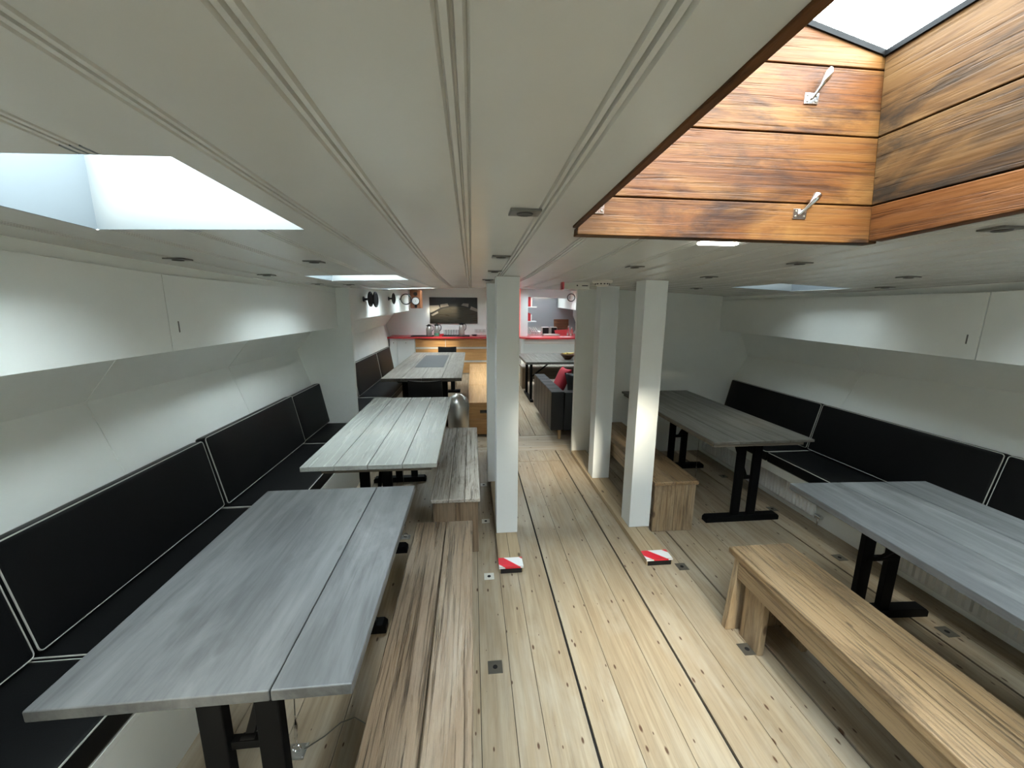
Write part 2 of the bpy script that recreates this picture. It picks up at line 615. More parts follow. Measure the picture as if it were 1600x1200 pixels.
for y0, y1 in ((4.20, 4.38), (4.38, 4.57), (4.57, 4.745)):
    for x0, x1 in ((-2.2, -.2), (-.2, 2.1), (2.1, 3.2)):
        fl.box(x0 + .001, x1 - .001, y0 + .0015, y1 - .0015, -.03, 0, 2)
fx = [-2.2, -1.6, -1.1, -.6, -.1, .25, .60, .795, 1.02, 1.45, 1.9, 2.4, 3.2]
for i in range(len(fx) - 1):
    g = .006 if i in (6, 7) else .002
    fl.box(fx[i] + g, fx[i + 1] - .002, 4.752, 8.0, -.03, 0, 0)
    fl.box(fx[i] + g, fx[i + 1] - .002, 8.002, 12.4, -.03, 0, 0)
fl.box(-2.4, 3.4, -2.7, 12.5, -.06, -.012, 1)
struct(fl.build('floor', [M['floor'], M['gap'], M['floor_cross']]), 'pale pine plank floor with black seams', 'floor')

# ------------------------------------------------------------------ ceiling of painted planks with beaded joints
joints = [-1.355, -1.165, -.975, -.785, -.593, -.400, -.205, -.015, .178, .36, .55, .75, .90, 1.04, 1.18, 1.32, 1.46, 1.60, 1.74, 1.88, 2.02, 2.16,
          2.30, 2.44, 2.58]
prof = [(-.017, 0), (-.0135, .006), (-.010, 0), (-.003, 0.0), (-.0012, .007), (.0012, .007), (.003, 0.0), (.010, 0), (.0135, .006), (.017, 0)]
holes = [HATCH] + [s[:4] for s in SKYLIGHTS]
cx = {}
for j in joints:
    for dx, dz in prof:
        cx[round(j + dx, 4)] = dz
for e in (-2.6, 3.2):
    cx[e] = 0
for h in holes:
    for e in h[:2]:
        if not any(abs(e - q) < .002 for q in cx):
            cx[round(e, 4)] = 0
cxs = sorted(cx)
cys = set()
y = -2.6
while y <= 12.41:
    cys.add(round(y, 3))
    y += .25
for h in holes:
    cys.update((round(h[2], 4), round(h[3], 4)))
cys = sorted(cys)
ce = MB()
vi = {}
vs = []
for i, x in enumerate(cxs):
    for j, y in enumerate(cys):
        vi[i, j] = len(vs)
        vs.append((x, y, zc(x, y) + cx[x]))
fs = []
for i in range(len(cxs) - 1):
    for j in range(len(cys) - 1):
        mx, my = (cxs[i] + cxs[i + 1]) / 2, (cys[j] + cys[j + 1]) / 2
        if any(h[0] < mx < h[1] and h[2] < my < h[3] for h in holes):
            continue
        fs.append((vi[i, j], vi[i, j + 1], vi[i + 1, j + 1], vi[i + 1, j]))
ce.add(vs, fs, pv=.5)
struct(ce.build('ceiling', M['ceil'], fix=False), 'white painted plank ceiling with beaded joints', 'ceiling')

# deck above (keeps daylight to the openings): outer skin
# ------------------------------------------------------------------ white skylights
for n, (x0, x1, y0, y1, hh, tr) in enumerate(SKYLIGHTS):
    zt = max(zc(x0, y0), zc(x1, y1), zc(x0, y1), zc(x1, y0)) + hh
    t = thing('window_%d' % (n + 2), ((x0 + x1) / 2, (y0 + y1) / 2, zt), None, None)
    t['kind'] = 'structure'
    cxm, cym = (x0 + x1) / 2, (y0 + y1) / 2
    cb = MB()
    th = .03
    lp = -.001

    def cwall(ax, ay, bx, by, ox, oy):
        pa = [(ax, ay), (bx, by), (bx + ox, by + oy), (ax + ox, ay + oy)]
        lo = [(px - cxm, py - cym, zc(px, py) - lp - zt) for px, py in pa]
        hi = [(px - cxm, py - cym, 0) for px, py in pa]
        cb.hexa(lo + hi)
    cwall(x0, y0, x1, y0, 0, -th)
    cwall(x0, y1, x1, y1, 0, th)
    cwall(x0, y0, x0, y1, -th, 0)
    cwall(x1, y0, x1, y1, th, 0)
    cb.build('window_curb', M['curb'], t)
    pn = MB()
    pn.box(x0 - cxm - .03, x1 - cxm + .03, y0 - cym - .03, y1 - cym + .03, .001, .009)
    pn.build('window_pane', pane_mat('milky_pane_%d' % n, tr ** .5), t)
    portal('daylight_portal', cxm, cym, zt - .004, x1 - x0, y1 - y0)
    struct(t, ['white boxed skylight in the left ceiling, nearest the camera', 'bright flat skylight in the left ceiling before the partition',
               'white skylight over the far right table', 'white skylight over the near right table'][n] if n < 4 else 'white skylight further along the ceiling, in a set partly added for light', 'skylight')

# ------------------------------------------------------------------ large timber-lined hatch
hx0, hx1, hy0, hy1 = HATCH
hroot = thing('window_1', (.75, .4, 1.82), 'large timber-lined roof hatch with glass panes', 'hatch')
hroot['kind'] = 'structure'
HO = Vector((.75, .4, 1.82))


def ridge(x):
    return 2.405 - .235 * abs(x - .72)


def hq(mb, pts, thick, nrm, pv=None):
    nrm = Vector(nrm) * thick
    a = [Vector(p) - HO for p in pts]
    mb.hexa([tuple(q) for q in a] + [tuple(q + nrm) for q in a], 0, pv)


zl = [None, 1.911, 2.096, 2.268]
inl = .042


def xr(z):      # right wall leans inwards
    return hx1 - inl * (z - 1.82) / .46


def xl(z):
    return hx0 + inl * (z - 1.82) / .46


# front wall (faces the camera)
fw = MB()
for a in range(4):
    zb0 = 1.806 if a == 0 else zl[a]
    if a < 3:
        zt0 = zl[a + 1] - .0035
        hq(fw, [(xl(zb0), hy1, zb0), (xr(zb0) + .03, hy1, zb0 - (.004 if a == 0 else 0)), (xr(zt0) + .03, hy1, zt0), (xl(zt0), hy1, zt0)], .045, (0, 1, 0))
    else:
        xa_, xb_ = xl(zb0), xr(zb0)
        hq(fw, [(xa_, hy1, zb0), (.72, hy1, zb0), (.72, hy1, ridge(.72)), (xa_, hy1, ridge(xa_))], .045, (0, 1, 0), .4)
        hq(fw, [(.72, hy1, zb0), (xb_ + .03, hy1, zb0), (xb_ + .03, hy1, ridge(xb_ + .03) + .001), (.72, hy1, ridge(.72))], .045, (0, 1, 0), .4)
fw.build('coaming_front', M['hatch_x'], hroot, bevel=.003)
bw = MB()
for a in range(3):
    zb0 = 1.806 if a == 0 else zl[a]
    zt0 = (zl[a + 1] - .0035) if a < 2 else ridge(hx0) + .09
    hq(bw, [(xl(zb0), hy0, zb0 + (.05 if a == 0 else 0)), (xr(zb0), hy0, zb0 + (.05 if a == 0 else 0)), (xr(zt0), hy0, zt0), (xl(zt0), hy0, zt0)], .045, (0, -1, 0))
bw.build('coaming_rear', M['hatch_x'], hroot, bevel=.003)
for side, fx_, nx in (('coaming_right', xr, 1), ('coaming_left', xl, -1)):
    lo, up = MB(), MB()
    for a in range(3):
        zb0 = 1.808 if a == 0 else zl[a]
        zt0 = (zl[a + 1] - .0035) if a < 2 else ridge(hx1 - inl) - .001
        if a == 0:
            xe = hx1 if nx > 0 else hx0
            b0, b1 = (zc(xe, hy0) - .006, zc(xe, hy1) - .006) if nx < 0 else (zc(xe, hy0) - .010, zb0)
        else:
            b0 = b1 = zb0
        tw = .045 if nx > 0 else .016
        hq(lo if a == 0 else up, [(fx_(b0), hy0, b0), (fx_(b1), hy1, b1), (fx_(zt0), hy1, zt0), (fx_(zt0), hy0, zt0)], tw, (nx, 0, 0))
    lo.build(side + '_lower_board', M['hatch_y_low'], hroot, bevel=.003)
    up.build(side, M['hatch_y'], hroot, bevel=.003)
bk = MB()  # added dark sheets that stop daylight leaking through the board joints
hq(bk, [(hx0 - .1, hy1 + .047, 1.84), (hx1 + .1, hy1 + .047, 1.84), (hx1 + .1, hy1 + .047, 2.285), (hx0 - .1, hy1 + .047, 2.285)], .01, (0, 1, 0))
hq(bk, [(hx0 - .1, hy0 - .047, 1.88), (hx1 + .1, hy0 - .047, 1.88), (hx1 + .1, hy0 - .047, 2.285), (hx0 - .1, hy0 - .047, 2.285)], .01, (0, -1, 0))
hq(bk, [(hx1 + .048, hy0 - .05, 1.86), (hx1 + .048, hy1 + .05, 1.86), (hx1 + .048, hy1 + .05, 2.275), (hx1 + .048, hy0 - .05, 2.275)], .01, (1, 0, 0))
hq(bk, [(hx0 - .019, hy0 - .05, 1.87), (hx0 - .019, hy1 + .05, 1.87), (hx0 - .019, hy1 + .05, 2.275), (hx0 - .019, hy0 - .05, 2.275)], .01, (-1, 0, 0))
bk.build('light_leak_backing', M['gap'], hroot)
fr = MB()
# frame bars carrying the panes
for a, b in (((xl(2.28), hy0, ridge(xl(2.28)) + .006), (xl(2.28), hy1, ridge(xl(2.28)) + .006)), ((xr(2.28), hy0, ridge(xr(2.28)) + .004), (xr(2.28), hy1, ridge(xr(2.28)) + .004)),
             ((.72, hy0, ridge(.72) + .01), (.72, hy1, ridge(.72) + .01)),
             ((xl(2.28), hy1 + .004, ridge(xl(2.28)) + .004), (.72, hy1 + .004, ridge(.72) + .004)), ((.72, hy1 + .004, ridge(.72) + .004), (xr(2.28), hy1 + .004, ridge(xr(2.28)) + .004))):
    fr.beam(Vector(a) - HO, Vector(b) - HO, .02, .014)
fr.build('pane_frame', M['black'], hroot)
hp = pane_mat('hatch_glass', .88, (.95, .985, 1.0), grime=.22)
for xa_, xb_ in ((xl(2.28) - .02, .72), (.72, xr(2.28) + .02)):
    gp = MB()
    a, b = Vector((xa_, hy0 - .03, ridge(xa_) + .012)) - HO, Vector((xb_, hy0 - .03, ridge(xb_) + .012)) - HO
    c, d = Vector((xb_, hy1 + .06, ridge(xb_) + .012)) - HO, Vector((xa_, hy1 + .06, ridge(xa_) + .012)) - HO
    up_ = Vector((0, 0, .008))
    gp.hexa([tuple(q) for q in (a, b, c, d)] + [tuple(q + up_) for q in (a, b, c, d)])
    gp.build('glass_pane', hp, hroot)
portal('daylight_portal', .72, (hy0 + hy1) / 2, 2.262, hx1 - hx0 - .08, hy1 - hy0)

# ------------------------------------------------------------------ hull walls


def hull(name, profile, shift, seams, out, label):
    """profile(y) -> list of (x, z); sheet with a real thickness to the outside"""
    ys = []
    for a in sorted(seams):
        ys += [(a - .0025, 0), (a - .0012, .005), (a + .0012, .005), (a + .0025, 0)]
    ys += [(q, 0) for q in (-2.6, 1.45, 4.03, 5.0, 7.5, 10.25, 12.4)]
    ys.sort()
    mb = MB()
    n = len(profile(0))
    vs, fs = [], []
    for y, d in ys:
        for x, z in profile(y):
            vs.append((x + shift(y) + out * d, y, z))
    for y, d in ys:
        for x, z in profile(y):
            vs.append((x + shift(y) + out * .04, y, z))
    m = len(ys) * n
    for i in range(len(ys) - 1):
        for j in range(n - 1):
            q = (i * n + j, i * n + j + 1, (i + 1) * n + j + 1, (i + 1) * n + j)
            fs.append(q)
            fs.append(tuple(m + a for a in reversed(q)))
    mb.add(vs, fs, pv=.5)
    return struct(mb.build(name, M['wall'], fix=False), label, 'wall')


hull('wall_left', lambda y: [(-1.58, -.03), (-1.565, .50), (-1.60, .86), (-1.70, 1.18), (-1.50, 1.425), (-1.50, 2.25)],
     lambda y: -max(0, y - 4.6) * .08, [-1.2, -.2, .85, 1.86, 2.90, 6.2, 8.4], -1, 'white painted hull wall on the left')
hull('wall_right', lambda y: [(2.90, -.03), (2.90, .50), (2.93, .86), (3.07, 1.09 + .07 * max(0, min(1, (4 - y) / 2.5))), (2.93, 1.40), (2.93, 2.25)],
     lambda y: 0, [-.8, .3, 1.55, 2.75, 6.2], 1, 'white painted hull wall on the right')


def slab(name, x0, x1, y0, y1, z0, z1, mat, label, cat='wall', top=None):
    mb = MB()
    if top:
        p = [(x0, y0, z0), (x1, y0, z0), (x1, y1, z0), (x0, y1, z0)]
        mb.hexa(p + [(x, y, top(x, y)) for x, y, z in p])
    else:
        mb.box(x0, x1, y0, y1, z0, z1)
    return struct(mb.build(name, mat), label, cat)


tz = lambda x, y: zc(x, y) + .02
slab('wall_left_bulkhead', -1.80, -1.172, 4.0, 4.05, 0, 0, M['wall'], 'white partition at the end of the left seating bay', 'partition', tz)
slab('wall_right_bulkhead', 1.098, 3.12, 4.07, 4.12, 0, 0, M['wall'], 'white partition at the end of the right seating bay', 'partition', tz)
rw = MB()
rw.box(-1.8, .15, -2.66, -2.6, -.03, 2.3)
rw.box(1.30, 3.2, -2.66, -2.6, -.03, 2.3)
rw.box(.15, 1.30, -2.66, -2.6, 1.85, 2.3)
struct(rw.build('wall_rear', M['wall']), 'white wall behind the viewer', 'wall')
dr = thing('fill_door_1', (.725, -2.63, 0), None, None)  # door added out of view to let fill light in
struct(dr, 'unseen glazed double door added behind the viewer for fill light', 'door')
m = MB()
for x0, x1 in ((-.575, -.005), (.005, .575)):
    m.box(x0, x0 + .05, -.02, .02, 0, 1.85)
    m.box(x1 - .05, x1, -.02, .02, 0, 1.85)
    m.box(x0 + .05, x1 - .05, -.02, .02, 1.79, 1.85)
    m.box(x0 + .05, x1 - .05, -.02, .02, 0, .25)
m.build('fill_door_frame', M['cab'], dr)
m = MB()
m.box(-.52, .52, -.004, .004, .25, 1.79)
m.build('fill_door_glass', pane_mat('fill_door_glass', .06), dr)
pd = portal('daylight_portal', .725, -2.59, 1.02, 1.04, 1.54)
pd.rotation_euler = (math.radians(90), 0, 0)
slab('wall_back', -2.45, .43, 10.2, 10.26, -.03, 2.4, M['wall'], 'white end wall behind the coffee counter')
slab('wall_passage_left', .37, .43, 9.5, 12.3, -.03, 2.4, M['wall'], 'white side wall of the far passage')
slab('wall_passage_end', .37, 1.4, 12.3, 12.36, -.03, 2.5, M['wall'], 'white wall at the end of the far passage')
slab('wall_galley', 1.17, 3.1, 11.3, 11.36, -.03, 2.4, M['grey_wall'], 'grey rear wall of the galley')
slab('wall_galley_side', 1.12, 1.17, 10.0, 12.3, -.03, 2.4, M['wall'], 'white side wall between passage and galley')
lt = MB()
p = [(1.37, 9.85), (2.95, 9.85), (2.95, 9.93), (1.37, 9.93)]
lt.hexa([(x, y, 1.885 - .035 * (x - 1.4)) for x, y in p] + [(x, y, zc(x, y) + .02) for x, y in p])
struct(lt.build('trim_1', M['cab']), 'white beam above the galley serving hatch', 'beam')

# ------------------------------------------------------------------ overhead lockers


def locker(name, label, side, line, zb, ysplit, y0, y1, slot=True, frieze=True, xback=0.):
    """side: -1 left, +1 right. line(y) -> x of the door face; zb(y) -> bottom"""
    x_m, y_m = line((y0 + y1) / 2), (y0 + y1) / 2
    t = thing(name, (x_m, y_m, zb(y_m)), label, 'overhead locker')
    O = Vector(t.location)

    def pr_(ya, yb, za, zb_, x_off, th, mb):
        q = []
        for f in (za, zb_):
            for y, o in ((ya, 0), (yb, 0), (yb, th), (ya, th)):
                x = (line(y) + side * (x_off + o)) if o < .5 else xback
                q.append(Vector((x, y, f(y, x))) - O)
        mb.hexa([tuple(v) for v in q])
    top = lambda y, x: zc(x, y) - .0025
    fz = lambda y, x: zc(x, y) - .047
    body = MB()
    pr_(y0, y1, lambda y, x: zb(y), top, .012, 1.0, body)
    body.build('carcass', M['wall'], t)
    fb = MB()
    pr_(y0, y1, lambda y, x: fz(y, x) + .003, top, 0, .012, fb)
    fb.build('frieze_board', M['wall'], t, bevel=.0012)
    cuts = [y0] + list(ysplit) + [y1]
    for i in range(len(cuts) - 1):
        db = MB()
        a, b = cuts[i] + (.002 if i else 0), cuts[i + 1] - (.002 if i < len(cuts) - 2 else 0)
        pr_(a, b, lambda y, x: zb(y) - .004, fz, -.002, .014, db)
        d = db.build('door', M['wall'], t, bevel=.0012)
        if slot and i > 0:
            ys_ = cuts[i] + .055
            hb = MB()
            x = line(ys_) - side * .0032
            hb.box(min(x, x + side * .004) - O.x, max(x, x + side * .004) - O.x, ys_ - .004 - O.y, ys_ + .004 - O.y, zb(ys_) + .075 - O.z, zb(ys_) + .125 - O.z)
            hb.build('handle', M['spot'], d, bevel=.002)
    return t


locker('overhead_locker', 'white overhead locker run along the left hull wall above the black seats', -1, lambda y: -1.30, lambda y: 1.409, [-.3, 1.845], -2.55, 3.998, xback=-1.495)
locker('overhead_locker', 'white overhead locker run along the right hull wall', 1,
       lambda y: 2.60 + .10 * max(-1, min(1, (y - 1.75) / 2.25)), lambda y: 1.385 - .013 * max(0, 4 - y), [-.4, 1.765], -2.55, 4.068, xback=2.925)
locker('overhead_locker', 'white overhead locker in the far cabin, with black ring fittings', -1, lambda y: -1.20 - .042 * (y - 4.1), lambda y: 1.475 + .012 * (y - 4.1), [6.6], 4.052, 9.2, slot=False, xback=-1.495)
locker('overhead_locker', 'white overhead locker beside the galley on the far right', 1, lambda y: 2.47, lambda y: 1.42 + .030 * (y - 4.1), [6.4], 4.122, 11.28, slot=False, xback=2.925)

# ------------------------------------------------------------------ floor sills and posts


def sill(x0, x1, y0, y1, label, tape_y):
    t = thing('floor_sill', ((x0 + x1) / 2, y0, 0), label, 'floor sill')
    w = (x1 - x0) / 2
    L = y1 - y0
    m = MB()
    m.box(-w, -.001, 0, L, 0, .042)
    m.box(.001, w, 0, L, 0, .042)
    m.build('plank', M['sill'], t, bevel=.002)
    e = MB()
    e.box(-w + .008, w - .008, -.006, 0, .0015, .036)
    e.build('end_block', M['black_plastic'], t)
    tp = MB()
    tp.box(-w - .0015, w + .0015, -.0015, .088, .0422, .0434)
    tp.box(-w - .0015, w + .0015, -.0075, -.0062, .034, .0434)
    tp.build('warning_tape', M['tape'], t)
    return t


sill(.150, .297, 2.135, 4.15, 'low pine floor sill under the left posts, end taped red and white', 2.2)
sill(1.085, 1.255, 2.125, 4.069, 'low pine floor sill under the right posts, end taped red and white', 2.2)


def post(x0, x1, y0, y1, label):
    t = thing('support_post', ((x0 + x1) / 2, (y0 + y1) / 2, .042), label, 'post', 'white square support posts along the walkway')
    w, d = (x1 - x0) / 2, (y1 - y0) / 2
    c = Vector(t.location)
    m = MB()
    b = [(-w, -d), (w, -d), (w, d), (-w, d)]
    m.hexa([(x, y, 0) for x, y in b] + [(x, y, zc(c.x + x, c.y + y) - c.z - .002) for x, y in b])
    m.build('shaft', M['post'], t, bevel=.003)
    cl = MB()
    e = .004
    b2 = [(-w - e, -d - e), (w + e, -d - e), (w + e, d + e), (-w - e, d + e)]
    cl.hexa([(x, y, zc(c.x + x, c.y + y) - c.z - .004) for x, y in b2] + [(x, y, zc(c.x + x, c.y + y) - c.z - .0015) for x, y in b2])
    cl.build('head_joint', M['ceil'], t)
    return t


post(.155, .303, 2.505, 2.655, 'white square post on the left of the walkway, nearer one')
post(.128, .262, 3.345, 3.495, 'white square post on the left of the walkway, mostly hidden behind the nearer one')
post(1.118, 1.272, 2.495, 2.645, 'white square post on the right of the walkway, nearer one beside the bench end')
post(1.105, 1.265, 3.335, 3.475, 'white square post on the right of the walkway, between nearer post and partition')

# ------------------------------------------------------------------ banquette bases and cushions


def seat_base(name, label, side, xf, xb, y0, y1, z1, lip=None, group=None):
    xa_, xb_ = min(xf, xb), max(xf, xb)
    t = thing(name, ((xa_ + xb_) / 2, (y0 + y1) / 2, 0), label, 'bench base', group)
    w, L = (xb_ - xa_) / 2, (y1 - y0) / 2
    f = -side * w          # local x of the front face
    m = MB()
    i0, i1 = (f, f + side * .02)
    m.box(min(i0, i1), max(i0, i1), -L, L, 0, z1 - .02)
    m.build('front_board', M['wall'], t, bevel=.0015)
    m = MB()
    m.box(-w, w, -L, L, z1 - .02, z1)
    m.build('top_board', M['wall'], t, bevel=.0015)
    return t


def cushion_mesh(lx, ly, lz, puff=.010, r=.018, nx=8, ny=14):
    """rounded upholstered block centred in x/y, bottom at 0"""
    bm = bmesh.new()
    bmesh.ops.create_cube(bm, size=1)
    bmesh.ops.scale(bm, vec=(lx, ly, lz), verts=bm.verts)
    bmesh.ops.translate(bm, vec=(0, 0, lz / 2), verts=bm.verts)
    bmesh.ops.bevel(bm, geom=list(bm.edges), offset=r, segments=3, profile=.6, affect='EDGES')
    bmesh.ops.subdivide_edges(bm, edges=[e for e in bm.edges if e.calc_length() > .15], cuts=7, use_grid_fill=True)
    for v in bm.verts:
        fx_ = max(0, 1 - (2 * v.co.x / lx) ** 2)
        fy_ = max(0, 1 - abs(2 * v.co.y / ly) ** 4)
        fz_ = max(0, 1 - (2 * (v.co.z - lz / 2) / lz) ** 2)
        if lx < lz:
            v.co.x += math.copysign(puff * fy_ * fz_, v.co.x)
        else:
            v.co.z += (puff * fy_ * fx_) if v.co.z > lz / 2 else 0
    return bm


def rect_loop(pts, rad=.02):
    """rounded closed polyline through 4 corner points"""
    out = []
    n = len(pts)
    for i in range(n):
        p, a, b = Vector(pts[i]), Vector(pts[i - 1]), Vector(pts[(i + 1) % n])
        da, db = (a - p).normalized(), (b - p).normalized()
        for k_ in range(5):
            t = k_ / 4
            out.append((p + da * rad) * (1 - t) ** 2 + p * 2 * t * (1 - t) + (p + db * rad) * t ** 2)
    return out


def cushion(name, label, cat, group, loc, lx, ly, lz, rot, face, puff=.008, mat='black_leather'):
    """face: '+x'/'-x' (back cushion front) or 'z' (seat)"""
    bm = cushion_mesh(lx, ly, lz, puff)
    me = bpy.data.meshes.new(name)
    bm.to_mesh(me)
    bm.free()
    me.materials.append(M[mat])
    me.polygons.foreach_set('use_smooth', [True] * len(me.polygons))
    o = bpy.data.objects.new(name, me)
    C.objects.link(o)
    o.location = loc
    o.rotation_euler = rot
    tag(o, label, cat, group)
    mb = MB()
    e = .004
    if face == 'z':
        for zz in (lz - e, e + .002):
            mb.tube(rect_loop([(-lx / 2 + e, -ly / 2 + e, zz), (lx / 2 - e, -ly / 2 + e, zz), (lx / 2 - e, ly / 2 - e, zz), (-lx / 2 + e, ly / 2 - e, zz)], .018), .0028, 6, closed=True)
    else:
        s = 1 if face == '+x' else -1
        for q in (1, -1):
            x = s * q * (lx / 2 - e)
            mb.tube(rect_loop([(x, -ly / 2 + e, e), (x, ly / 2 - e, e), (x, ly / 2 - e, lz - e), (x, -ly / 2 + e, lz - e)], .018), .0028, 6, closed=True)
    mb.build('piping', M['piping'], o, fix=True)
    return o


SB = .355        # top of the seat boards
seat_base('bench_base', 'white boarded bench base below the black seats on the left', -1, -1.055, -1.555, -2.5, 3.998, SB)
seat_base('bench_base', 'white bench base with radiators below the black seats on the right', 1, 2.60, 2.89, -2.5, 4.068, .30)
seat_base('bench_base', 'bench base under the black seats in the far cabin', -1, -1.06, -1.555, 4.07, 7.55, SB)
GS, GB = 'black seat cushions with pale piping', 'black back cushions with pale piping'
LT = math.radians(10)
yl = [-2.40, -1.0, .2, 1.252, 2.262, 3.365, 3.985]
nm_l = [None, None, 'left row, cut off by the photo edge', 'left row behind the nearest grey table', 'left row, standing proud of its neighbours', 'left row, short one against the partition']
for i in range(2, len(yl) - 1):
    a, b = yl[i] + .004, yl[i + 1] - .004
    cushion('seat_cushion', 'black piped seat cushion, ' + nm_l[i], 'seat cushion', GS, ((-1.055 - 1.50) / 2, (a + b) / 2, SB), .445, b - a, .092, (0, 0, 0), 'z')
    out = .012 if i == 4 else 0
    L = .405 + (.012 if i == 4 else 0)
    cushion('back_cushion', 'black piped back cushion, ' + nm_l[i], 'back cushion', GB,
            (-1.468 + out, (a + b) / 2, SB + .092 + .010), .062, b - a, L, (0, -LT - (.01 if i == 4 else 0), 0), '+x')
# right row (facing left)
yr = [-.5, .60, 1.70, 2.825, 3.96]
nm_r = [None, 'right row, cut off by the photo edge', 'right row, long middle one behind the near table', 'right row, farthest one behind the far table']
seat_x = [0, 2.60, 2.61, 2.62]
for i in range(1, len(yr) - 1):
    a, b = yr[i] + .004, yr[i + 1] - .004
    cushion('seat_cushion', 'black piped seat cushion, ' + nm_r[i], 'seat cushion', GS, (2.607, (a + b) / 2, .372), .41, b - a, .085, (0, 0, 0), 'z')
    cushion('back_cushion', 'black piped back cushion, ' + nm_r[i], 'back cushion', GB,
            (2.782, (a + b) / 2, .466), .062, b - a, .39, (0, math.radians(12), 0), '-x')
# boards carrying the right seats
rb = thing('seat_board', (2.62, 1.5, .30), 'white board edge under the right black seats, above the radiators', 'seat board')
m = MB()
m.box(-.20, .27, -2.0, 2.5, .0, .072)
m.build('board', M['wall'], rb, bevel=.002)
# far cabin seats
yf = [4.07, 5.15, 6.48, 7.52]
nm_f = ['far cabin, half hidden by the partition', 'far cabin, middle one of the row', 'far cabin, last one before the white cabinet']
for i in range(3):
    a, b = yf[i] + .004, yf[i + 1] - .004
    cushion('seat_cushion', 'black piped seat cushion, ' + nm_f[i], 'seat cushion', GS, (-1.285, (a + b) / 2, SB), .45, b - a, .09, (0, 0, 0), 'z')
    cushion('back_cushion', 'black piped back cushion, ' + nm_f[i], 'back cushion', GB,
            (-1.500, (a + b) / 2, SB + .097), .062, b - a, .43, (0, -math.radians(9), 0), '+x')

# ------------------------------------------------------------------ radiators under the right seats


def radiator(y0, y1, label):
    t = thing('radiator', (2.575, (y0 + y1) / 2, .055), label, 'radiator', 'white panel radiators')
    L = (y1 - y0) / 2
    m = MB()
    m.box(-.012, .0, -L, L, 0, .225)
    n = int(2 * L / .034)
    for i in range(n):
        y = -L + .02 + i * .034
        m.hexa([(-.024, y, .018), (-.024, y + .016, .018), (-.012, y + .022, .012), (-.012, y - .006, .012),
                (-.024, y, .205), (-.024, y + .016, .205), (-.012, y + .022, .212), (-.012, y - .006, .212)], pv=.5)
    m.build('panel', M['white_gloss'], t)
    g = MB()
    g.box(-.024, .016, -L, L, .226, .232)
    g.build('top_grille', M['white_gloss'], t, bevel=.001)
    v = MB()
    v.lathe([(.0, 0), (.017, .002), (.017, .045), (.012, .05), (0, .052)], 12, c=(-.008, -L - .062, .03), axis='y')
    v.tube([(-.006, -L + .005, .03), (-.006, -L - .02, .03), (-.006, -L - .03, .018), (-.006, -L - .03, -.05)], .006, 8)
    v.build('valve', M['chrome'], t)
    return t


radiator(2.475, 3.95, 'long white panel radiator under the right seats beneath the far table')
radiator(.55, 1.97, 'long white panel radiator under the right seats beneath the near table')
kn = MB()
kn.lathe([(0, 0), (.012, .0), (.013, .02), (.009, .026), (0, .027)], 12, axis='x')
tag(kn.build('drain_cap', M['old_metal'], loc=(2.5745, 2.115, .115)), 'small dark round cap on the white base between the radiators', 'cap')

# ------------------------------------------------------------------ grey trestle tables


def table(label, x0, x1, y0, y1, ztop, th, seams, mat, legs, us, foot, apron=None, rz=0, zb=.335, name='trestle_table'):
    cxm, cym = (x0 + x1) / 2, (y0 + y1) / 2
    t = thing(name, (cxm, cym, 0), label, 'table', 'grey stained trestle tables', rz)
    m = MB()
    e = [x0] + list(seams) + [x1]
    for i in range(len(e) - 1):
        g0 = .0012 if i else 0
        g1 = .0012 if i < len(e) - 2 else 0
        m.box(e[i] + g0 - cxm, e[i + 1] - g1 - cxm, y0 - cym, y1 - cym, ztop - th, ztop)
    m.build('table_top', M[mat], t, bevel=.0035)
    zt = ztop - th
    if apron:
        ap = MB()
        ax0, ax1, ay0, ay1, ah = apron
        ap.box(ax0 - cxm, ax1 - cxm, ay0 - cym, ay0 + .03 - cym, zt - ah, zt)
        ap.box(ax0 - cxm, ax1 - cxm, ay1 - .03 - cym, ay1 - cym, zt - ah, zt)
        ap.box(ax0 - cxm, ax0 + .03 - cxm, ay0 + .03 - cym, ay1 - .03 - cym, zt - ah, zt)
        ap.box(ax1 - .03 - cxm, ax1 - cxm, ay0 + .03 - cym, ay1 - .03 - cym, zt - ah, zt)
        ap.build('apron', M['apron'], t, bevel=.002)
    for ly, dirn in legs:
        fr = MB()
        yy = ly - cym
        fr.box(foot[0] - cxm + .02, foot[1] - cxm - .02, yy - .025, yy + .025, zt - .022, zt)
        lf = fr.build('leg_frame', M['black'], t, bevel=.002)
        for u in us:
            ub = MB()
            ub.box(u - .03 - cxm, u + .03 - cxm, yy - .016, yy + .016, .045, zt - .02)
            ub.build('upright', M['black'], lf, bevel=.004)
        fb = MB()
        a, b = foot[0] - cxm, foot[1] - cxm
        h, c_ = .048, .016
        pr_ = [(a, 0.0), (b, 0.0), (b, h - c_), (b - c_, h), (a + c_, h), (a, h - c_)]
        vs = [(x, yy - .03, z) for x, z in pr_] + [(x, yy + .03, z) for x, z in pr_]
        fb.add(vs, [tuple(range(5, -1, -1)), tuple(range(6, 12))] + [(i, (i + 1) % 6, 6 + (i + 1) % 6, 6 + i) for i in range(6)])
        fb.build('foot', M['black'], lf, bevel=.003)
        bb = MB()
        bb.box(us[0] - cxm - .01, us[1] - cxm + .01, yy - .012 + dirn * .01, yy + .012 + dirn * .01, zb, zb + .023)
        bb.build('crossbar', M['black'], lf, bevel=.002)
        br = MB()
        mid = (us[0] + us[1]) / 2 - cxm
        br.beam((mid, yy + dirn * .012, zb + .015), (mid, yy + dirn * .26, zt - .006), .022, .014)
        br.lathe([(.0, -.02), (.014, -.018), (.014, .018), (0, .02)], 10, c=(mid, yy + dirn * .012, zb + .014), axis='x')
        br.build('folding_brace', M['black'], lf)
    return t


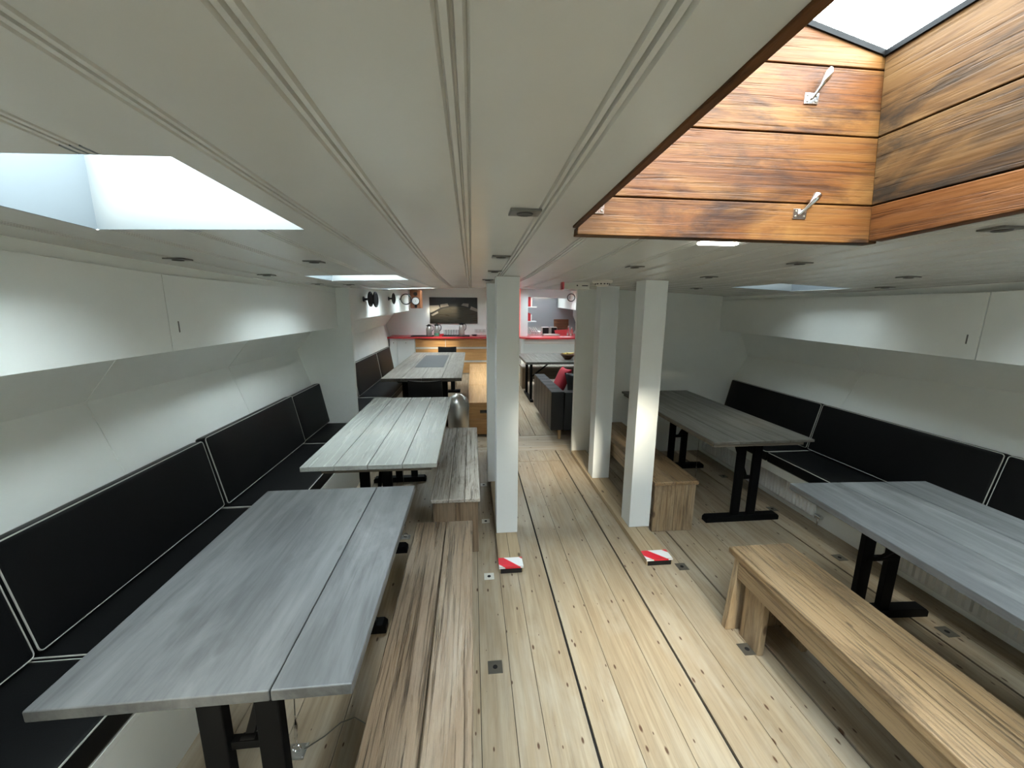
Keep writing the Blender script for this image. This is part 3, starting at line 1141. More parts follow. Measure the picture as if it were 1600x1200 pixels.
table('grey wooden trestle table in the left foreground, nearest the camera', -.985, -.291, .802, 1.856, .731, .030, [-.475], 'table',
      [(.885, 1), (1.765, -1)], (-.662, -.527), (-.905, -.445), zb=.47)
table('trestle table with painted skylight glare on the left, second one before the steel bin', -.955, -.208, 2.135, 3.838, .731, .028, [-.775, -.593, -.402], 'table_glare',
      [(2.42, 1), (3.52, -1)], (-.691, -.551), (-.92, -.445), (-.86, -.245, 2.18, 3.79, .032))
table('grey brown trestle table at the right back beside the partition', 1.60, 2.335, 2.34, 3.985, .731, .020, [1.79, 1.97, 2.15], 'table_warm',
      [(2.595, 1), (3.60, -1)], (2.003, 2.133), (1.76, 2.357), (1.615, 2.275, 2.36, 3.96, .024))
table('grey wooden trestle table at the right front, cut off by the photo edge', 1.565, 2.30, -.05, 1.70, .731, .032, [1.82, 2.07], 'table',
      [(1.63, -1), (.15, 1)], (1.975, 2.122), (1.72, 2.36), None, math.radians(-3.0))

# ------------------------------------------------------------------ wooden benches


def bench(label, x0, x1, y0, y1, z, mt, ms, style, seam=(.5,), seam_w=.002, th=.03, over=.012, ml=None, ends=None, name='wooden_bench'):
    cxm, cym = (x0 + x1) / 2, (y0 + y1) / 2
    t = thing(name, (cxm, cym, 0), label, 'bench', 'rustic wooden benches')
    w, L = (x1 - x0) / 2, (y1 - y0) / 2
    e = [-w] + [-w + 2 * w * s for s in seam] + [w]
    for i in range(len(e) - 1):
        m = MB()
        a, b = e[i] + (seam_w if i else 0), e[i + 1] - (seam_w if i < len(e) - 2 else 0)
        m.box(a, b, -L, L, z - th, z)
        m.build('seat_plank', M[mt], t, bevel=.005, seg=3)
    zt = z - th
    if style == 'box':
        for s in (-1, 1):
            m = MB()
            yo = s * (L - over)
            ya_, yb_ = min(yo, yo - s * .028), max(yo, yo - s * .028)
            m.box(-w + over, -.001, ya_, yb_, 0, zt)
            m.box(.001, w - over, ya_, yb_, 0, zt)
            m.build('end_panel', M[ms], t, bevel=.004)
        for s in (-1, 1):
            m = MB()
            xo = s * (w - over)
            m.box(min(xo, xo - s * .022), max(xo, xo - s * .022), -L + over + .03, L - over - .03, zt - .11, zt)
            m.build('side_rail', M[ml or ms], t, bevel=.003)
    else:
        for s in (-1, 1):
            yo = s * (L - .035)
            for q in (-1, 1):
                m = MB()
                # wide, slightly splayed plank leg
                xa_, xb_ = (-w + .012, -.004) if q < 0 else (.004, w - .012)
                sp = .03 * q
                ya_, yb_ = min(yo, yo - s * .035), max(yo, yo - s * .035)
                lo = [(xa_ + (sp if q < 0 else 0), ya_ + s * .0, 0), (xb_ + (sp if q > 0 else 0), ya_, 0), (xb_ + (sp if q > 0 else 0), yb_, 0), (xa_ + (sp if q < 0 else 0), yb_, 0)]
                m.hexa(lo + [(xa_, ya_, zt), (xb_, ya_, zt), (xb_, yb_, zt), (xa_, yb_, zt)])
                m.build('leg', M[ms], t, bevel=.004)
        for s in (-1, 1):
            m = MB()
            xo = s * (w - .008)
            m.box(min(xo, xo - s * .026), max(xo, xo - s * .026), -L + .072, L - .072, zt - .095, zt)
            m.build('side_rail', M[ml or ms], t, bevel=.003)
            xo2 = s * (w - .036)
            for yy in (-1, 1):
                m = MB()
                y_ = yy * (L - .10)
                m.box(min(xo2, xo2 - s * .03), max(xo2, xo2 - s * .03), min(y_, y_ - yy * .13), max(y_, y_ - yy * .13), 0, zt - .095)
                m.build('leg_cheek', M[ms], t, bevel=.003)
    return t


bench('dark brown two-plank bench beside the nearest left table', -.326, -.010, .02, 2.075, .40, 'bench', 'bench_side', 'box', (.53,), .0028, .034)
bench('worn bench with painted-in glare and box ends beside the second left table', -.277, .040, 2.352, 3.90, .392, 'bench_pale_glare', 'bench_side', 'box', (.36, .68), .0012, .026)
bench('honey brown bench with box ends standing behind the right posts', 1.279, 1.612, 2.475, 3.97, .392, 'bench_honey', 'bench_honey_side', 'box', (.47,), .0012, .03, ml='bench_honey_long')
bench('long brown bench with plank legs in the right foreground', 1.282, 1.608, -.20, 1.668, .425, 'bench_honey', 'bench_honey_side', 'leg', (.5,), .0008, .032, ml='bench_honey_long')

# ------------------------------------------------------------------ tie-down wires


def tiedown(x, y, ztop, tx, ty, label):
    t = thing('tie_down', (x, y, 0), label, 'tie-down')
    m = MB()
    m.box(-.032, .032, -.028, .028, 0, .003)
    for a in (-1, 1):
        for b in (-1, 1):
            m.lathe([(.005, 0), (.004, .0015), (0, .002)], 8, c=(a * .024, b * .020, .003))
    m.build('floor_plate', M['steel'], t, bevel=.001)
    r = MB()
    r.tube([(.014 * math.cos(a), 0, .016 + .014 * math.sin(a)) for a in [2 * PI * i / 14 for i in range(14)]], .0035, 8, closed=True)
    r.build('ring', M['chrome'], t)
    d = Vector((tx - x, ty - y, ztop - .03)).normalized()
    p0 = Vector((0, 0, .03))
    b = MB()
    b.tube([p0, p0 + d * .02, p0 + d * .03, p0 + d * .085, p0 + d * .095, p0 + d * .12], [.003, .003, .0065, .0065, .003, .003], 8)
    b.build('turnbuckle', M['chrome'], t)
    w = MB()
    w.tube([p0 + d * .11, Vector((tx - x, ty - y, ztop))], .0016, 6)
    w.build('wire', M['old_metal'], t)
    return t


tiedown(-.655, 1.222, .700, -.655, 1.30, 'steel tie-down wire and floor plate under the nearest left table')
tiedown(2.085, 3.27, .685, 2.085, 3.27, 'thin tie-down wire and floor plate under the right back table')
tiedown(-.485, 2.58, .670, -.485, 2.62, 'thin tie-down wire under the second left table')
cb = MB()
cb.tube([(-.63, 1.225, .006), (-.57, 1.26, .012), (-.52, 1.29, .03), (-.47, 1.30, .035), (-.42, 1.28, .02), (-.36, 1.25, .005)], .0022, 6)
tag(cb.build('loose_cord', M['old_metal']), 'thin loose cord on the floor by the tie-down plate', 'cord')

# ------------------------------------------------------------------ flush floor plates
GP = 'flush square floor plates'
for (x, y, mk, s, lb) in [
        (.086, 2.112, 'white_metal', .030, 'pale flush floor plate left of the taped sill end'),
        (.088, 2.742, 'white_metal', .030, 'pale flush floor plate left of the nearer left post'),
        (.091, 3.372, 'white_metal', .030, 'pale flush floor plate beside the hidden left post'),
        (.087, 1.498, 'old_metal', .033, 'dark flush floor plate between the brown bench and walkway'),
        (1.306, 2.092, 'old_metal', .033, 'dark flush floor plate right of the taped right sill'),
        (1.296, 1.479, 'old_metal', .033, 'dark flush floor plate before the long brown bench legs'),
        (2.395, 2.084, 'old_metal', .033, 'dark flush floor plate in front of the knob on the right base'),
        (2.432, 2.722, 'old_metal', .033, 'dark flush floor plate by the right end of a black table foot'),
        (2.385, 1.480, 'old_metal', .033, 'dark flush floor plate below the near right table'),
        (2.434, 3.36, 'old_metal', .033, 'dark flush floor plate near the radiator under the back table')]:
    t = thing('floor_plate', (x, y, 0), lb, 'floor plate', GP)
    m = MB()
    m.box(-s, s, -s, s, 0, .0022)
    m.build('plate', M[mk], t, bevel=.001)
    m = MB()
    m.lathe([(.011, 0), (.010, .001), (0, .001)], 12, c=(0, 0, .0022))
    m.build('keyhole', M['gap'], t)

# ------------------------------------------------------------------ recessed ceiling spots
GC = 'recessed ceiling spotlights'
spots = [(.132, 1.007, 'ceiling spotlight nearest the camera, left of the timber hatch'),
         (.124, 1.681, 'ceiling spotlight in front of the left post, second from camera'),
         (.130, 2.235, 'ceiling spotlight close before the head of the left post'),
         (.118, 2.90, 'ceiling spotlight just behind the left post head'),
         (-1.16, 1.748, 'ceiling spotlight below the near left skylight, by the locker joint'),
         (-.684, 1.863, 'ceiling spotlight between the two left skylights'),
         (-1.137, 2.389, 'ceiling spotlight at the left, beside the second skylight corner'),
         (-1.199, 3.294, 'ceiling spotlight at the far end of the left locker'),
         (-1.016, 3.478, 'ceiling spotlight above the left partition edge'),
         (.791, 1.903, 'ceiling spotlight before the smoke detector'),
         (1.369, 2.213, 'ceiling spotlight right of the nearer right post head'),
         (1.390, 1.597, 'ceiling spotlight right below the timber hatch corner'),
         (2.151, 1.791, 'ceiling spotlight right of the small right skylight'),
         (1.408, .963, 'ceiling spotlight right of the timber hatch, at the photo edge'),
         (2.50, 2.202, 'ceiling spotlight above the right locker'),
         (1.85, 3.15, 'ceiling spotlight left of the small right skylight')]
s0 = None
for x, y, lb in spots:
    loc = (x, y, zc(x, y) - .001)
    if s0 is None:
        s0 = thing('ceiling_spotlight', loc, lb, 'spotlight', GC)
        m = MB()
        m.box(-.038, .038, -.030, .030, -.004, .002)
        m.build('bezel', M['spot'], s0, bevel=.0015)
        m = MB()
        m.lathe([(.021, .0), (.019, -.003), (.010, -.001), (0, -.001)], 16, c=(0, 0, -.004))
        m.build('reflector', M['spot_in'], s0)
    else:
        dup(s0, loc, lb)
# ------------------------------------------------------------------ ceiling fittings
t = thing('batten_light', (.80, 1.262, zc(.8, 1.262)), 'small lit white light bar on the ceiling below the timber hatch', 'light bar')
m = MB()
m.box(-.068, .068, -.017, .017, -.006, .002)
m.build('housing', M['white_gloss'], t, bevel=.002)
m = MB()
m.box(-.064, .064, -.014, .014, -.013, -.006)
m.build('diffuser', M['led'], t, bevel=.003)
t = thing('smoke_detector', (.905, 2.72, zc(.905, 2.72)), 'round white smoke detector on the ceiling between the posts', 'smoke detector')
m = MB()
m.lathe([(.070, 0.004), (.070, -.012), (.062, -.018), (0, -.018)], 32)
m.build('base', M['cream'], t)
m = MB()
m.lathe([(.046, -.018), (.046, -.030), (.038, -.040), (0, -.042)], 28)
m.build('cap', M['cream'], t)
m = MB()
for i in range(12):
    a = 2 * PI * i / 12
    m.box(.044 * math.cos(a) - .006, .044 * math.cos(a) + .006, .044 * math.sin(a) - .006, .044 * math.sin(a) + .006, -.029, -.021)
m.build('vents', M['spot_in'], t)
t = thing('emergency_light', (.775, 2.93, zc(.775, 2.93)), 'white emergency light box with red end on the ceiling by the smoke detector', 'emergency light')
m = MB()
m.hexa([(-.095, -.035, -.052), (.095, -.035, -.060), (.095, .035, -.060), (-.095, .035, -.052), (-.095, -.035, -.014), (.095, -.035, .004), (.095, .035, .004), (-.095, .035, -.014)])
m.build('housing', M['cream'], t, bevel=.004)
m = MB()
m.box(-.112, -.0955, -.03, .03, -.060, -.006)
m.build('red_end_cap', M['red'], t, bevel=.002)
m = MB()
m.lathe([(.006, -.0365), (.006, -.0355)], 10, c=(.0, 0, -.03), axis='y')
m.box(.035, .08, -.0365, -.0355, -.035, -.028)
m.build('indicator', M['spot_in'], t)
# latches on the hatch front wall
GL = 'chrome lever latches in the timber hatch'


def latch(x, z, ang, lb, long=.062):
    t = thing('hatch_latch', (x, hy1 - .0005, z), lb, 'latch', GL)
    m = MB()
    m.box(-.021, .021, -.003, .002, -.014, .014)
    m.build('plate', M['chrome'], t, bevel=.001)
    m = MB()
    for a in (-1, 1):
        for b in (-1, 1):
            m.lathe([(.0035, -.0035), (.0025, -.005), (0, -.0055)], 8, c=(a * .013, 0, b * .007), axis='y')
    m.build('screws', M['old_metal'], t)
    m = MB()
    dx, dz = math.cos(ang), math.sin(ang)
    m.tube([(0, -.004, 0), (dx * .012, -.012, dz * .012), (dx * .028, -.020, dz * .028), (dx * .045, -.024, dz * .045), (dx * .056, -.024, dz * .056), (dx * long, -.024, dz * long)],
           [.004, .004, .0055, .0105, .0115, .006], 10)
    m.build('lever', M['chrome'], t)


latch(.954, 2.182, math.radians(68), 'chrome lever latch on the middle board of the hatch, upper right', .07)
latch(.966, 1.879, math.radians(58), 'chrome lever latch on the lowest board of the hatch, lower right')
latch(.352, 1.876, math.radians(60), 'chrome lever latch at the lower left corner of the hatch')

# ------------------------------------------------------------------ far cabin: long table, chairs, bin, storage bench
t = thing('dining_table', (-.635, 6.38, 0), 'long grey brown table with dark inlay in the far cabin', 'table')
m = MB()
for a, b in ((-.5, -.25), (-.25, 0), (0, .25), (.25, .5)):
    m.box(a + .001, b - .001, -1.47, 1.47, .69, .733)
m.build('table_top', M['table_long'], t, bevel=.004)
m = MB()
m.box(-.215, .21, -.55, .97, .733, .7355)
m.build('inlay', M['slate'], t, bevel=.001)
for y in (-1.1, 1.1):
    m = MB()
    m.box(-.36, .36, y - .04, y + .04, .62, .69)
    m.box(-.30, -.22, y - .04, y + .04, .05, .62)
    m.box(.22, .30, y - .04, y + .04, .05, .62)
    m.box(-.40, .40, y - .05, y + .05, 0, .05)
    m.build('leg_frame', M['black'], t, bevel=.004)


def chair(loc, rz, label):
    t = thing('dining_chair', loc, label, 'chair', 'black chairs at the long table', rz)
    b = MB()
    n = 10
    vs, fs = [], []
    for off in (0, .014):
        for i in range(n + 1):
            u = i / n * 2 - 1
            for z, yy in ((.45, 0), (.62, -.015), (.80 - .012 * (1 - u * u) + .0, -.045)):
                vs.append((u * .19, -.20 + yy + .045 * (u * u) * 1 - off, z))
    k_ = (n + 1) * 3
    for i in range(n):
        for j in range(2):
            a = i * 3 + j
            fs += [(a, a + 1, a + 4, a + 3), (k_ + a, k_ + a + 3, k_ + a + 4, k_ + a + 1)]
        for j in (0, 2):
            a = i * 3 + j
            fs.append((a, a + 3, k_ + a + 3, k_ + a))
    for i in (0, n):
        for j in range(2):
            a = i * 3 + j
            fs.append((a, k_ + a, k_ + a + 1, a + 1))
    b.add(vs, fs, smooth=True)
    b.build('backrest', M['black_plastic'], t)
    s = MB()
    s.box(-.20, .20, -.21, .20, .435, .458)
    s.build('seat', M['black_plastic'], t, bevel=.009, seg=3)
    for x, y in ((-1, -1), (1, -1), (-1, 1), (1, 1)):
        l = MB()
        l.tube([(x * .15, y * .15, .44), (x * .185, y * .19, 0)], .0085, 8)
        l.build('leg', M['chrome'], t)
    return t


chair((-.535, 4.62, 0), 0, 'black shell chair seen from behind at the near end of the long table')
chair((-.52, 8.12, 0), PI, 'black shell chair at the far end of the long table')

t = thing('dome_bin', (-.158, 4.20, 0), 'brushed steel dome-top bin behind the worn bench', 'bin')
m = MB()
m.lathe([(.112, 0), (.116, .01), (.116, .50), (.112, .503)], 40)
m.build('body', M['steel'], t)
m = MB()
m.lathe([(.119, .495), (.119, .52)] + [(.119 * math.cos(a), .52 + .165 * math.sin(a)) for a in [PI / 2 * i / 10 for i in range(1, 10)]] + [(0, .685)], 40)
m.build('dome_lid', M['steel'], t)
m = MB()
for q in range(2):
    pass
arc = [(.121 * math.cos(a), -.02, .535 + .155 * math.sin(a)) for a in [PI * i / 16 for i in range(17)]]
m.tube(arc, .004, 6)
m.build('flap_rim', M['chrome'], t)
m = MB()
m.lathe([(.118, 0), (.120, .004), (.120, .02), (.117, .024)], 40)
m.build('base_ring', M['black_plastic'], t)

t = thing('storage_bench', (.145, 6.55, 0), 'long orange pine storage bench with end hand-hole in the far cabin', 'storage bench')
for y0, y1 in ((-1.78, -.62), (-.61, .55), (.56, 1.72)):
    m = MB()
    m.box(-.20, .20, y0, y1, .415, .44)
    m.build('lid', M['orange_long'], t, bevel=.003)
for x0, x1 in ((-.192, -.17), (.17, .192)):
    m = MB()
    m.box(x0, x1, -1.744, 1.70, .0, .413)
    m.build('side_panel', M['orange_long'], t)
for y0, y1, z0, z1 in ((-1.765, -1.745, .225, .410), (-1.765, -1.745, .02, .218), (1.70, 1.72, .02, .41)):
    m = MB()
    m.box(-.192, .192, y0, y1, z0, z1)
    m.build('end_panel', M['orange'], t, bevel=.002)
m = MB()
m.tube([(-.055, -1.768, .32), (.055, -1.768, .32)], .020, 12)
m.build('hand_hole', M['spot_in'], t)

# ------------------------------------------------------------------ far end: counter, drawers, cupboard
t = thing('white_cupboard', (-1.68, 9.92, 0), 'white cupboard with small knob below the left end of the red counter', 'cupboard')
m = MB()
m.box(-.28, .31, -.30, .27, 0, .875)
m.build('carcass', M['cab'], t)
for x0, x1 in ((-.27, -.105), (-.095, .30)):
    m = MB()
    m.box(x0, x1, -.318, -.301, .04, .84)
    d = m.build('door', M['cab'], t, bevel=.002)
    m = MB()
    m.lathe([(.0, -.018), (.011, -.014), (.011, -.002), (.006, 0)], 10, c=((x0 + x1) / 2, -.318, .77), axis='y')
    m.build('knob', M['chrome'], d)
t = thing('drawer_cabinet', (-.50, 9.92, 0), 'orange pine drawer cabinet with white rails below the red counter', 'cabinet')
m = MB()
m.box(-.865, .865, -.27, .27, 0, .875)
m.build('carcass', M['cab'], t)
for z0, z1 in ((.665, .86), (.335, .615), (.02, .285)):
    for x0, x1 in ((-.86, -.145), (-.14, .86)) if z0 > .6 else ((-.86, .86),):
        m = MB()
        m.box(x0 + .004, x1 - .004, -.292, -.271, z0, z1)
        m.build('drawer_front', M['orange'], t, bevel=.002)
for z in (.64, .31):
    m = MB()
    m.box(-.865, .885, -.296, -.271, z - .016, z + .016)
    m.build('rail', M['white_gloss'], t, bevel=.002)
m = MB()
m.box(.866, .90, -.30, .27, 0, .875)
m.build('end_panel', M['white_gloss'], t, bevel=.002)
m = MB()
m.box(-1.99, .40, 9.52, 10.19, .876, .918)
tag(m.build('red_countertop', M['red'], bevel=.004), 'long red countertop along the end wall, carrying flasks', 'countertop')
ZC = .918


def tray(loc, w, d, lb):
    m = MB()
    m.box(-w, w, -d, d, 0, .006)
    m.box(-w, w, -d, -d + .012, .006, .02)
    m.box(-w, w, d - .012, d, .006, .02)
    m.box(-w, -w + .012, -d + .012, d - .012, .006, .02)
    m.box(w - .012, w, -d + .012, d - .012, .006, .02)
    o = m.build('tray', M['black_plastic'], loc=loc, bevel=.002)
    return tag(o, lb, 'tray')


tray((-1.19, 9.74, ZC), .27, .14, 'dark flat tray at the left on the red counter')
tray((-.41, 9.78, ZC), .355, .17, 'dark flat tray under the row of glasses')


def flask(loc, lb, rz, h=.30, body='steel', label_mat=None):
    t = thing('thermos_jug', loc, lb, 'thermos', 'steel thermos jugs on the red counter', rz)
    m = MB()
    m.lathe([(.064, 0), (.068, .01), (.068, h * .60), (.062, h * .70), (.045, h * .80), (.042, h * .83)], 24)
    m.build('body', M[body], t)
    m = MB()
    m.lathe([(.046, h * .82), (.048, h * .86), (.043, h * .93), (.024, h * .97), (.022, h), (0, h)], 20)
    m.hexa([(-.07, -.012, h * .86), (-.04, -.015, h * .84), (-.04, .015, h * .84), (-.07, .012, h * .86), (-.07, -.010, h * .90), (-.04, -.014, h * .92), (-.04, .014, h * .92), (-.07, .010, h * .90)])
    m.build('lid', M['black_plastic'], t)
    m = MB()
    m.tube([(.040, 0, h * .90), (.085, 0, h * .88), (.105, 0, h * .76), (.100, 0, h * .55), (.062, 0, h * .40)], .009, 8)
    m.build('handle', M['black_plastic'], t)
    if label_mat:
        m = MB()
        m.lathe([(.0695, h * .05), (.0695, h * .26)], 24)
        m.build('label_band', M[label_mat], t)
    return t


flask((-1.03, 9.70, ZC + .006), 'steel thermos jug standing at the left on the counter', 0, .285)
flask((-.845, 9.70, ZC), 'steel thermos jug with green band, second from left', 0, .31, label_mat='green')
flask((-.245, 9.72, ZC + .006), 'steel thermos jug at the right of the glasses', 0, .33)
g0 = None
for r in range(2):
    for i in range(6):
        loc = (-.655 + i * .062, 9.70 + r * .09, ZC + .006)
        lb = 'clear drinking glass in the %s row on the tray, %s' % (('front', 'rear')[r], ['at the left end', 'second from left', 'third from left', 'third from right', 'second from right', 'at the right end'][i])
        if g0 is None:
            m = MB()
            m.lathe([(0, 0), (.024, 0), (.029, .15), (.0268, .15), (.022, .012), (0, .012)], 16)
            g0 = m.build('drinking_glass', M['glass'], loc=loc)
            tag(g0, lb, 'glass', 'drinking glasses on the tray')
        else:
            o = g0.copy()
            C.objects.link(o)
            o.location = loc
            o['label'] = lb
for x, y, lb in ((-.71, 9.64, 'red cup left of the glasses, near the counter edge'), (-.752, 9.60, 'red cup beside the thermos with green band')):
    m = MB()
    m.lathe([(0, 0), (.026, 0), (.033, .065), (.030, .065), (.024, .006), (0, .006)], 16)
    tag(m.build('cup', M['red'], loc=(x, y, ZC)), lb, 'cup', 'red cups')
m = MB()
m.lathe([(0, 0), (.05, 0), (.075, .03), (.072, .032), (.047, .006), (0, .006)], 20)
tag(m.build('bowl', M['black_plastic'], loc=(.06, 9.9, ZC)), 'small dark bowl right of the thermos on the counter', 'bowl')
# sockets
t = thing('socket_strip', (.21, 10.198, 1.03), 'white socket strip on the end wall right of the glasses', 'socket strip')
m = MB()
m.box(-.14, .14, -.012, 0, -.04, .04)
m.build('plate', M['white_gloss'], t, bevel=.003)
for i in range(3):
    m = MB()
    m.lathe([(.026, -.0125), (.024, -.006 - .0075), (0, -.0125)], 16, c=(-.09 + i * .09, 0, 0), axis='y')
    m.build('socket', M['cream'], t)
# picture
t = thing('wall_picture', (-.452, 10.185, 1.535), 'dark wide photograph of an empty hold hanging above the counter', 'picture')
m = MB()
m.box(-.60, .60, -.012, .012, -.325, .325)
m.build('panel', M['pic_dark'], t)
pm = MB()
Y = -.0128
pm.add([(-.60, Y, -.324), (.60, Y, -.324), (.60, Y, -.02), (.42, Y, .045), (.22, Y, .09), (-.05, Y, .10), (-.25, Y, .06), (-.45, Y, -.05), (-.60, Y, -.14)], [tuple(range(9))], 0)
pm.build('floor_print', M['pic_mid'], t, fix=False)
pm = MB()
Y = -.0136
for q in ([(-.60, .0), (-.60, .12), (-.37, .13), (-.34, .06), (-.47, -.01), (-.58, -.06)], [(-.33, .07), (-.33, .15), (-.15, .18), (-.12, .11)],
          [(.19, .13), (.24, .18), (.38, .17), (.37, .09)], [(.41, .03), (.44, .11), (.60, .04), (.60, -.03)], [(-.57, -.11), (-.40, -.02), (-.38, -.06), (-.53, -.14)]):
    n = len(q)
    pm.add([(x, Y, z) for x, z in q], [tuple(range(n))], 0)
pm.build('window_print', M['pic_light'], t, fix=False)
# speaker
t = thing('loudspeaker', (-1.27, 9.42, 1.79), 'cherry wood loudspeaker with white cone in the far left corner', 'speaker')
m = MB()
m.box(-.125, .125, -.11, .16, -.205, .205)
m.build('cabinet', M['speaker_wood'], t, bevel=.02, seg=4)
m = MB()
m.lathe([(.095, -.122), (.092, -.126), (.078, -.122), (.078, -.112)], 28, c=(0, 0, -.04), axis='y', cap=False)
m.build('woofer_ring', M['black_plastic'], t)
m = MB()
m.lathe([(.079, -.121), (.03, -.1125), (0, -.1115)], 28, c=(0, 0, -.04), axis='y')
w_ = m.build('woofer_cone', M['white_gloss'], t)
m = MB()
m.lathe([(.026, -.1125), (.016, -.120), (0, -.122)], 20, c=(0, 0, -.04), axis='y')
m.build('dust_cap', M['black_plastic'], w_)
m = MB()
m.lathe([(.045, -.112), (.043, -.115), (.018, -.112), (0, -.116)], 24, c=(0, 0, .115), axis='y')
m.build('tweeter', M['black_plastic'], t)
m = MB()
m.lathe([(.032, -.112), (.030, -.114), (.026, -.1115), (0, -.1115)], 20, c=(0, 0, -.165), axis='y')
m.build('bass_port', M['gap'], t)
m = MB()
m.beam((-.10, .08, .08), (-.19, .10, .10), .04, .05)
m.build('wall_bracket', M['black_plastic'], t)


# ring fittings
def ring(loc, R_, lb, yaw, disc=False, arm=None):
    t = thing('ring_fitting', loc, lb, 'ring fitting', 'black round ring fittings on the lockers', yaw)
    m = MB()
    n = 26
    m.tube([(R_ * math.cos(2 * PI * i / n), 0, R_ * math.sin(2 * PI * i / n)) for i in range(n)], .010, 8, closed=True)
    m.build('ring', M['black_plastic'], t)
    if disc:
        m = MB()
        m.lathe([(0, -.006), (R_ - .008, -.004), (R_ - .008, .004), (0, .006)], 24, axis='y')
        m.build('disc', M['black'], t)
    if arm:
        m = MB()
        a = Vector(arm)
        d = a.normalized()
        m.tube([d * (R_ if not disc else .01), a], .012, 8)
        m.lathe([(0, -.004), (.03, -.004), (.03, .004), (0, .004)], 14, c=tuple(a), axis='y' if disc else 'x')
        m.build('arm', M['black_plastic'], t)
    return t


ring((-1.125, 4.62, 1.69), .075, 'black round disc fitting on the far left locker, nearest the partition', math.radians(86), True, (0, .075, 0))
ring((-1.125, 4.86, 1.69), .082, 'black round disc fitting on the far left locker, second beside the nearest', math.radians(86), True, (0, .075, 0))
ring((-1.20, 6.36, 1.735), .075, 'black round disc fitting midway along the far left locker', math.radians(86), True, (0, .075, 0))
ring((-1.235, 7.75, 1.755), .095, 'open black ring fitting beside the loudspeaker', math.radians(12), False, (-.125, 0, .0))
ring((2.30, 9.1, 1.855), .085, 'open black ring fitting on the right beside the galley beam', math.radians(-10), False, (.08, .0, .02))

# ------------------------------------------------------------------ passage and galley
t = thing('support_post', (1.28, 9.80, .92), 'white post with red edge between passage and galley', 'post')
m = MB()
m.hexa([(-.10, -.1, 0), (.10, -.1, 0), (.10, .1, 0), (-.10, .1, 0)] + [(x, y, zc(1.28 + x, 9.8 + y) - .92 - .002) for x, y in ((-.1, -.1), (.1, -.1), (.1, .1), (-.1, .1))])
m.build('shaft', M['post'], t)
m = MB()
m.box(-.128, -.1, -.118, -.08, 0, 1.215)
m.build('red_edge_strip', M['red_strip'], t)  # painted strip given a glow, not a lamp
t = thing('galley_counter', (1.98, 9.75, 0), 'white galley counter front with red top on the far right', 'counter')
m = MB()
m.box(-.80, .95, -.40, .50, 0, .878)
m.build('carcass', M['cab'], t)
m = MB()
m.box(-.72, .62, -.412, -.401, .76, .80)
m.build('groove_rail', M['white_gloss'], t, bevel=.002)
m = MB()
m.box(-.74, .9, -.415, -.401, .10, .74)
m.build('front_panel', M['cab'], t, bevel=.003)
m = MB()
m.add([(-.82, -.30, .879), (-.70, -.50, .879), (.95, -.50, .879), (.95, .95, .879), (-.82, .95, .879), (-.82, -.30, .919), (-.70, -.50, .919), (.95, -.50, .919), (.95, .95, .919), (-.82, .95, .919)],
      [(4, 3, 2, 1, 0), (5, 6, 7, 8, 9)] + [(i, (i + 1) % 5, 5 + (i + 1) % 5, 5 + i) for i in range(5)])
m.build('red_top', M['red'], t, bevel=.003)
ZG = .919
for z, lb in ((1.635, 'upper small white shelf by the galley post'), (1.275, 'lower small white shelf by the galley post')):
    m = MB()
    m.box(0, .24, -.16, .10, -.012, .012)
    tag(m.build('wall_shelf', M['cab'], loc=(1.39, 10.06, z), bevel=.002), lb, 'shelf', 'small galley shelves')
for zi, z in enumerate((1.647, 1.287)):
    n = 4
    for i in range(n):
        h = (.27, .26, .245, .22)[i] if zi == 0 else (.21, .20, .19, .16)[i]
        m = MB()
        m.box(0, .026, 0, .17, 0, h, 0)
        o = m.build('book', M['paper'], loc=(1.395 + i * .029, 9.91, z))
        m = MB()
        m.box(-.001, .027, -.002, .0, -.0, h + .001)
        m.box(-.0015, 0, 0, .172, 0, h + .001)
        m.box(.026, .0275, 0, .172, 0, h + .001)
        m.build('cover', M['red'] if i < 3 else M['paper'], o)
        tag(o, '%s book on the %s galley shelf, %s' % ('red' if i < 3 else 'white', ('upper', 'lower')[zi], ['next to the post', 'second from the post', 'third from the post', 'at the open end'][i]), 'book',
            'books on the galley shelves')


# dish rack
t = thing('dish_rack', (1.60, 9.98, ZG + .004), 'wire dish rack with plates on the galley counter', 'dish rack')
m = MB()
for z in (.02, .10):
    m.tube([(-.14, -.13, z), (.16, -.13, z), (.16, .13, z), (-.14, .13, z)], .005, 6, closed=True)
for i in range(7):
    x = -.13 + i * .046
    m.tube([(x, -.13, .10), (x, -.12, .0), (x, .12, .0), (x, .13, .10)], .003, 6)
m.build('wire_frame', M['chrome'], t)
for i in range(4):
    m = MB()
    a = -.55
    c, s = math.cos(a), math.sin(a)
    prf = [(0, 0), (.06, 0), (.105, .012), (.104, .016), (.058, .005), (0, .005)]
    m.lathe(prf, 22, axis='x')
    m.v = [(x * c + z * s - .11 + i * .05, y, -x * s + z * c + .125) for x, y, z in m.v]
    o = m.build('plate', M['white_gloss'], loc=(1.60, 9.98, ZG))
    tag(o, 'white plate standing in the dish rack, %s' % ['leftmost', 'second from left', 'second from right', 'rightmost'][i], 'plate', 'plates in the dish rack')
for i, (x, w) in enumerate(((1.945, .10), (2.17, .09))):
    t = thing('kitchen_canister', (x, 10.40, ZG), ['black and steel canister left of the brown board', 'black and steel canister partly behind the brown board'][i], 'canister', 'canisters on the galley counter')
    m = MB()
    m.box(-w, w, -.08, .08, .0, .20)
    m.build('body', M['steel'], t, bevel=.012)
    m = MB()
    m.box(-w + .025, w - .012, -.083, -.0805, .02, .185)
    m.build('front', M['black_plastic'], t)
m = MB()
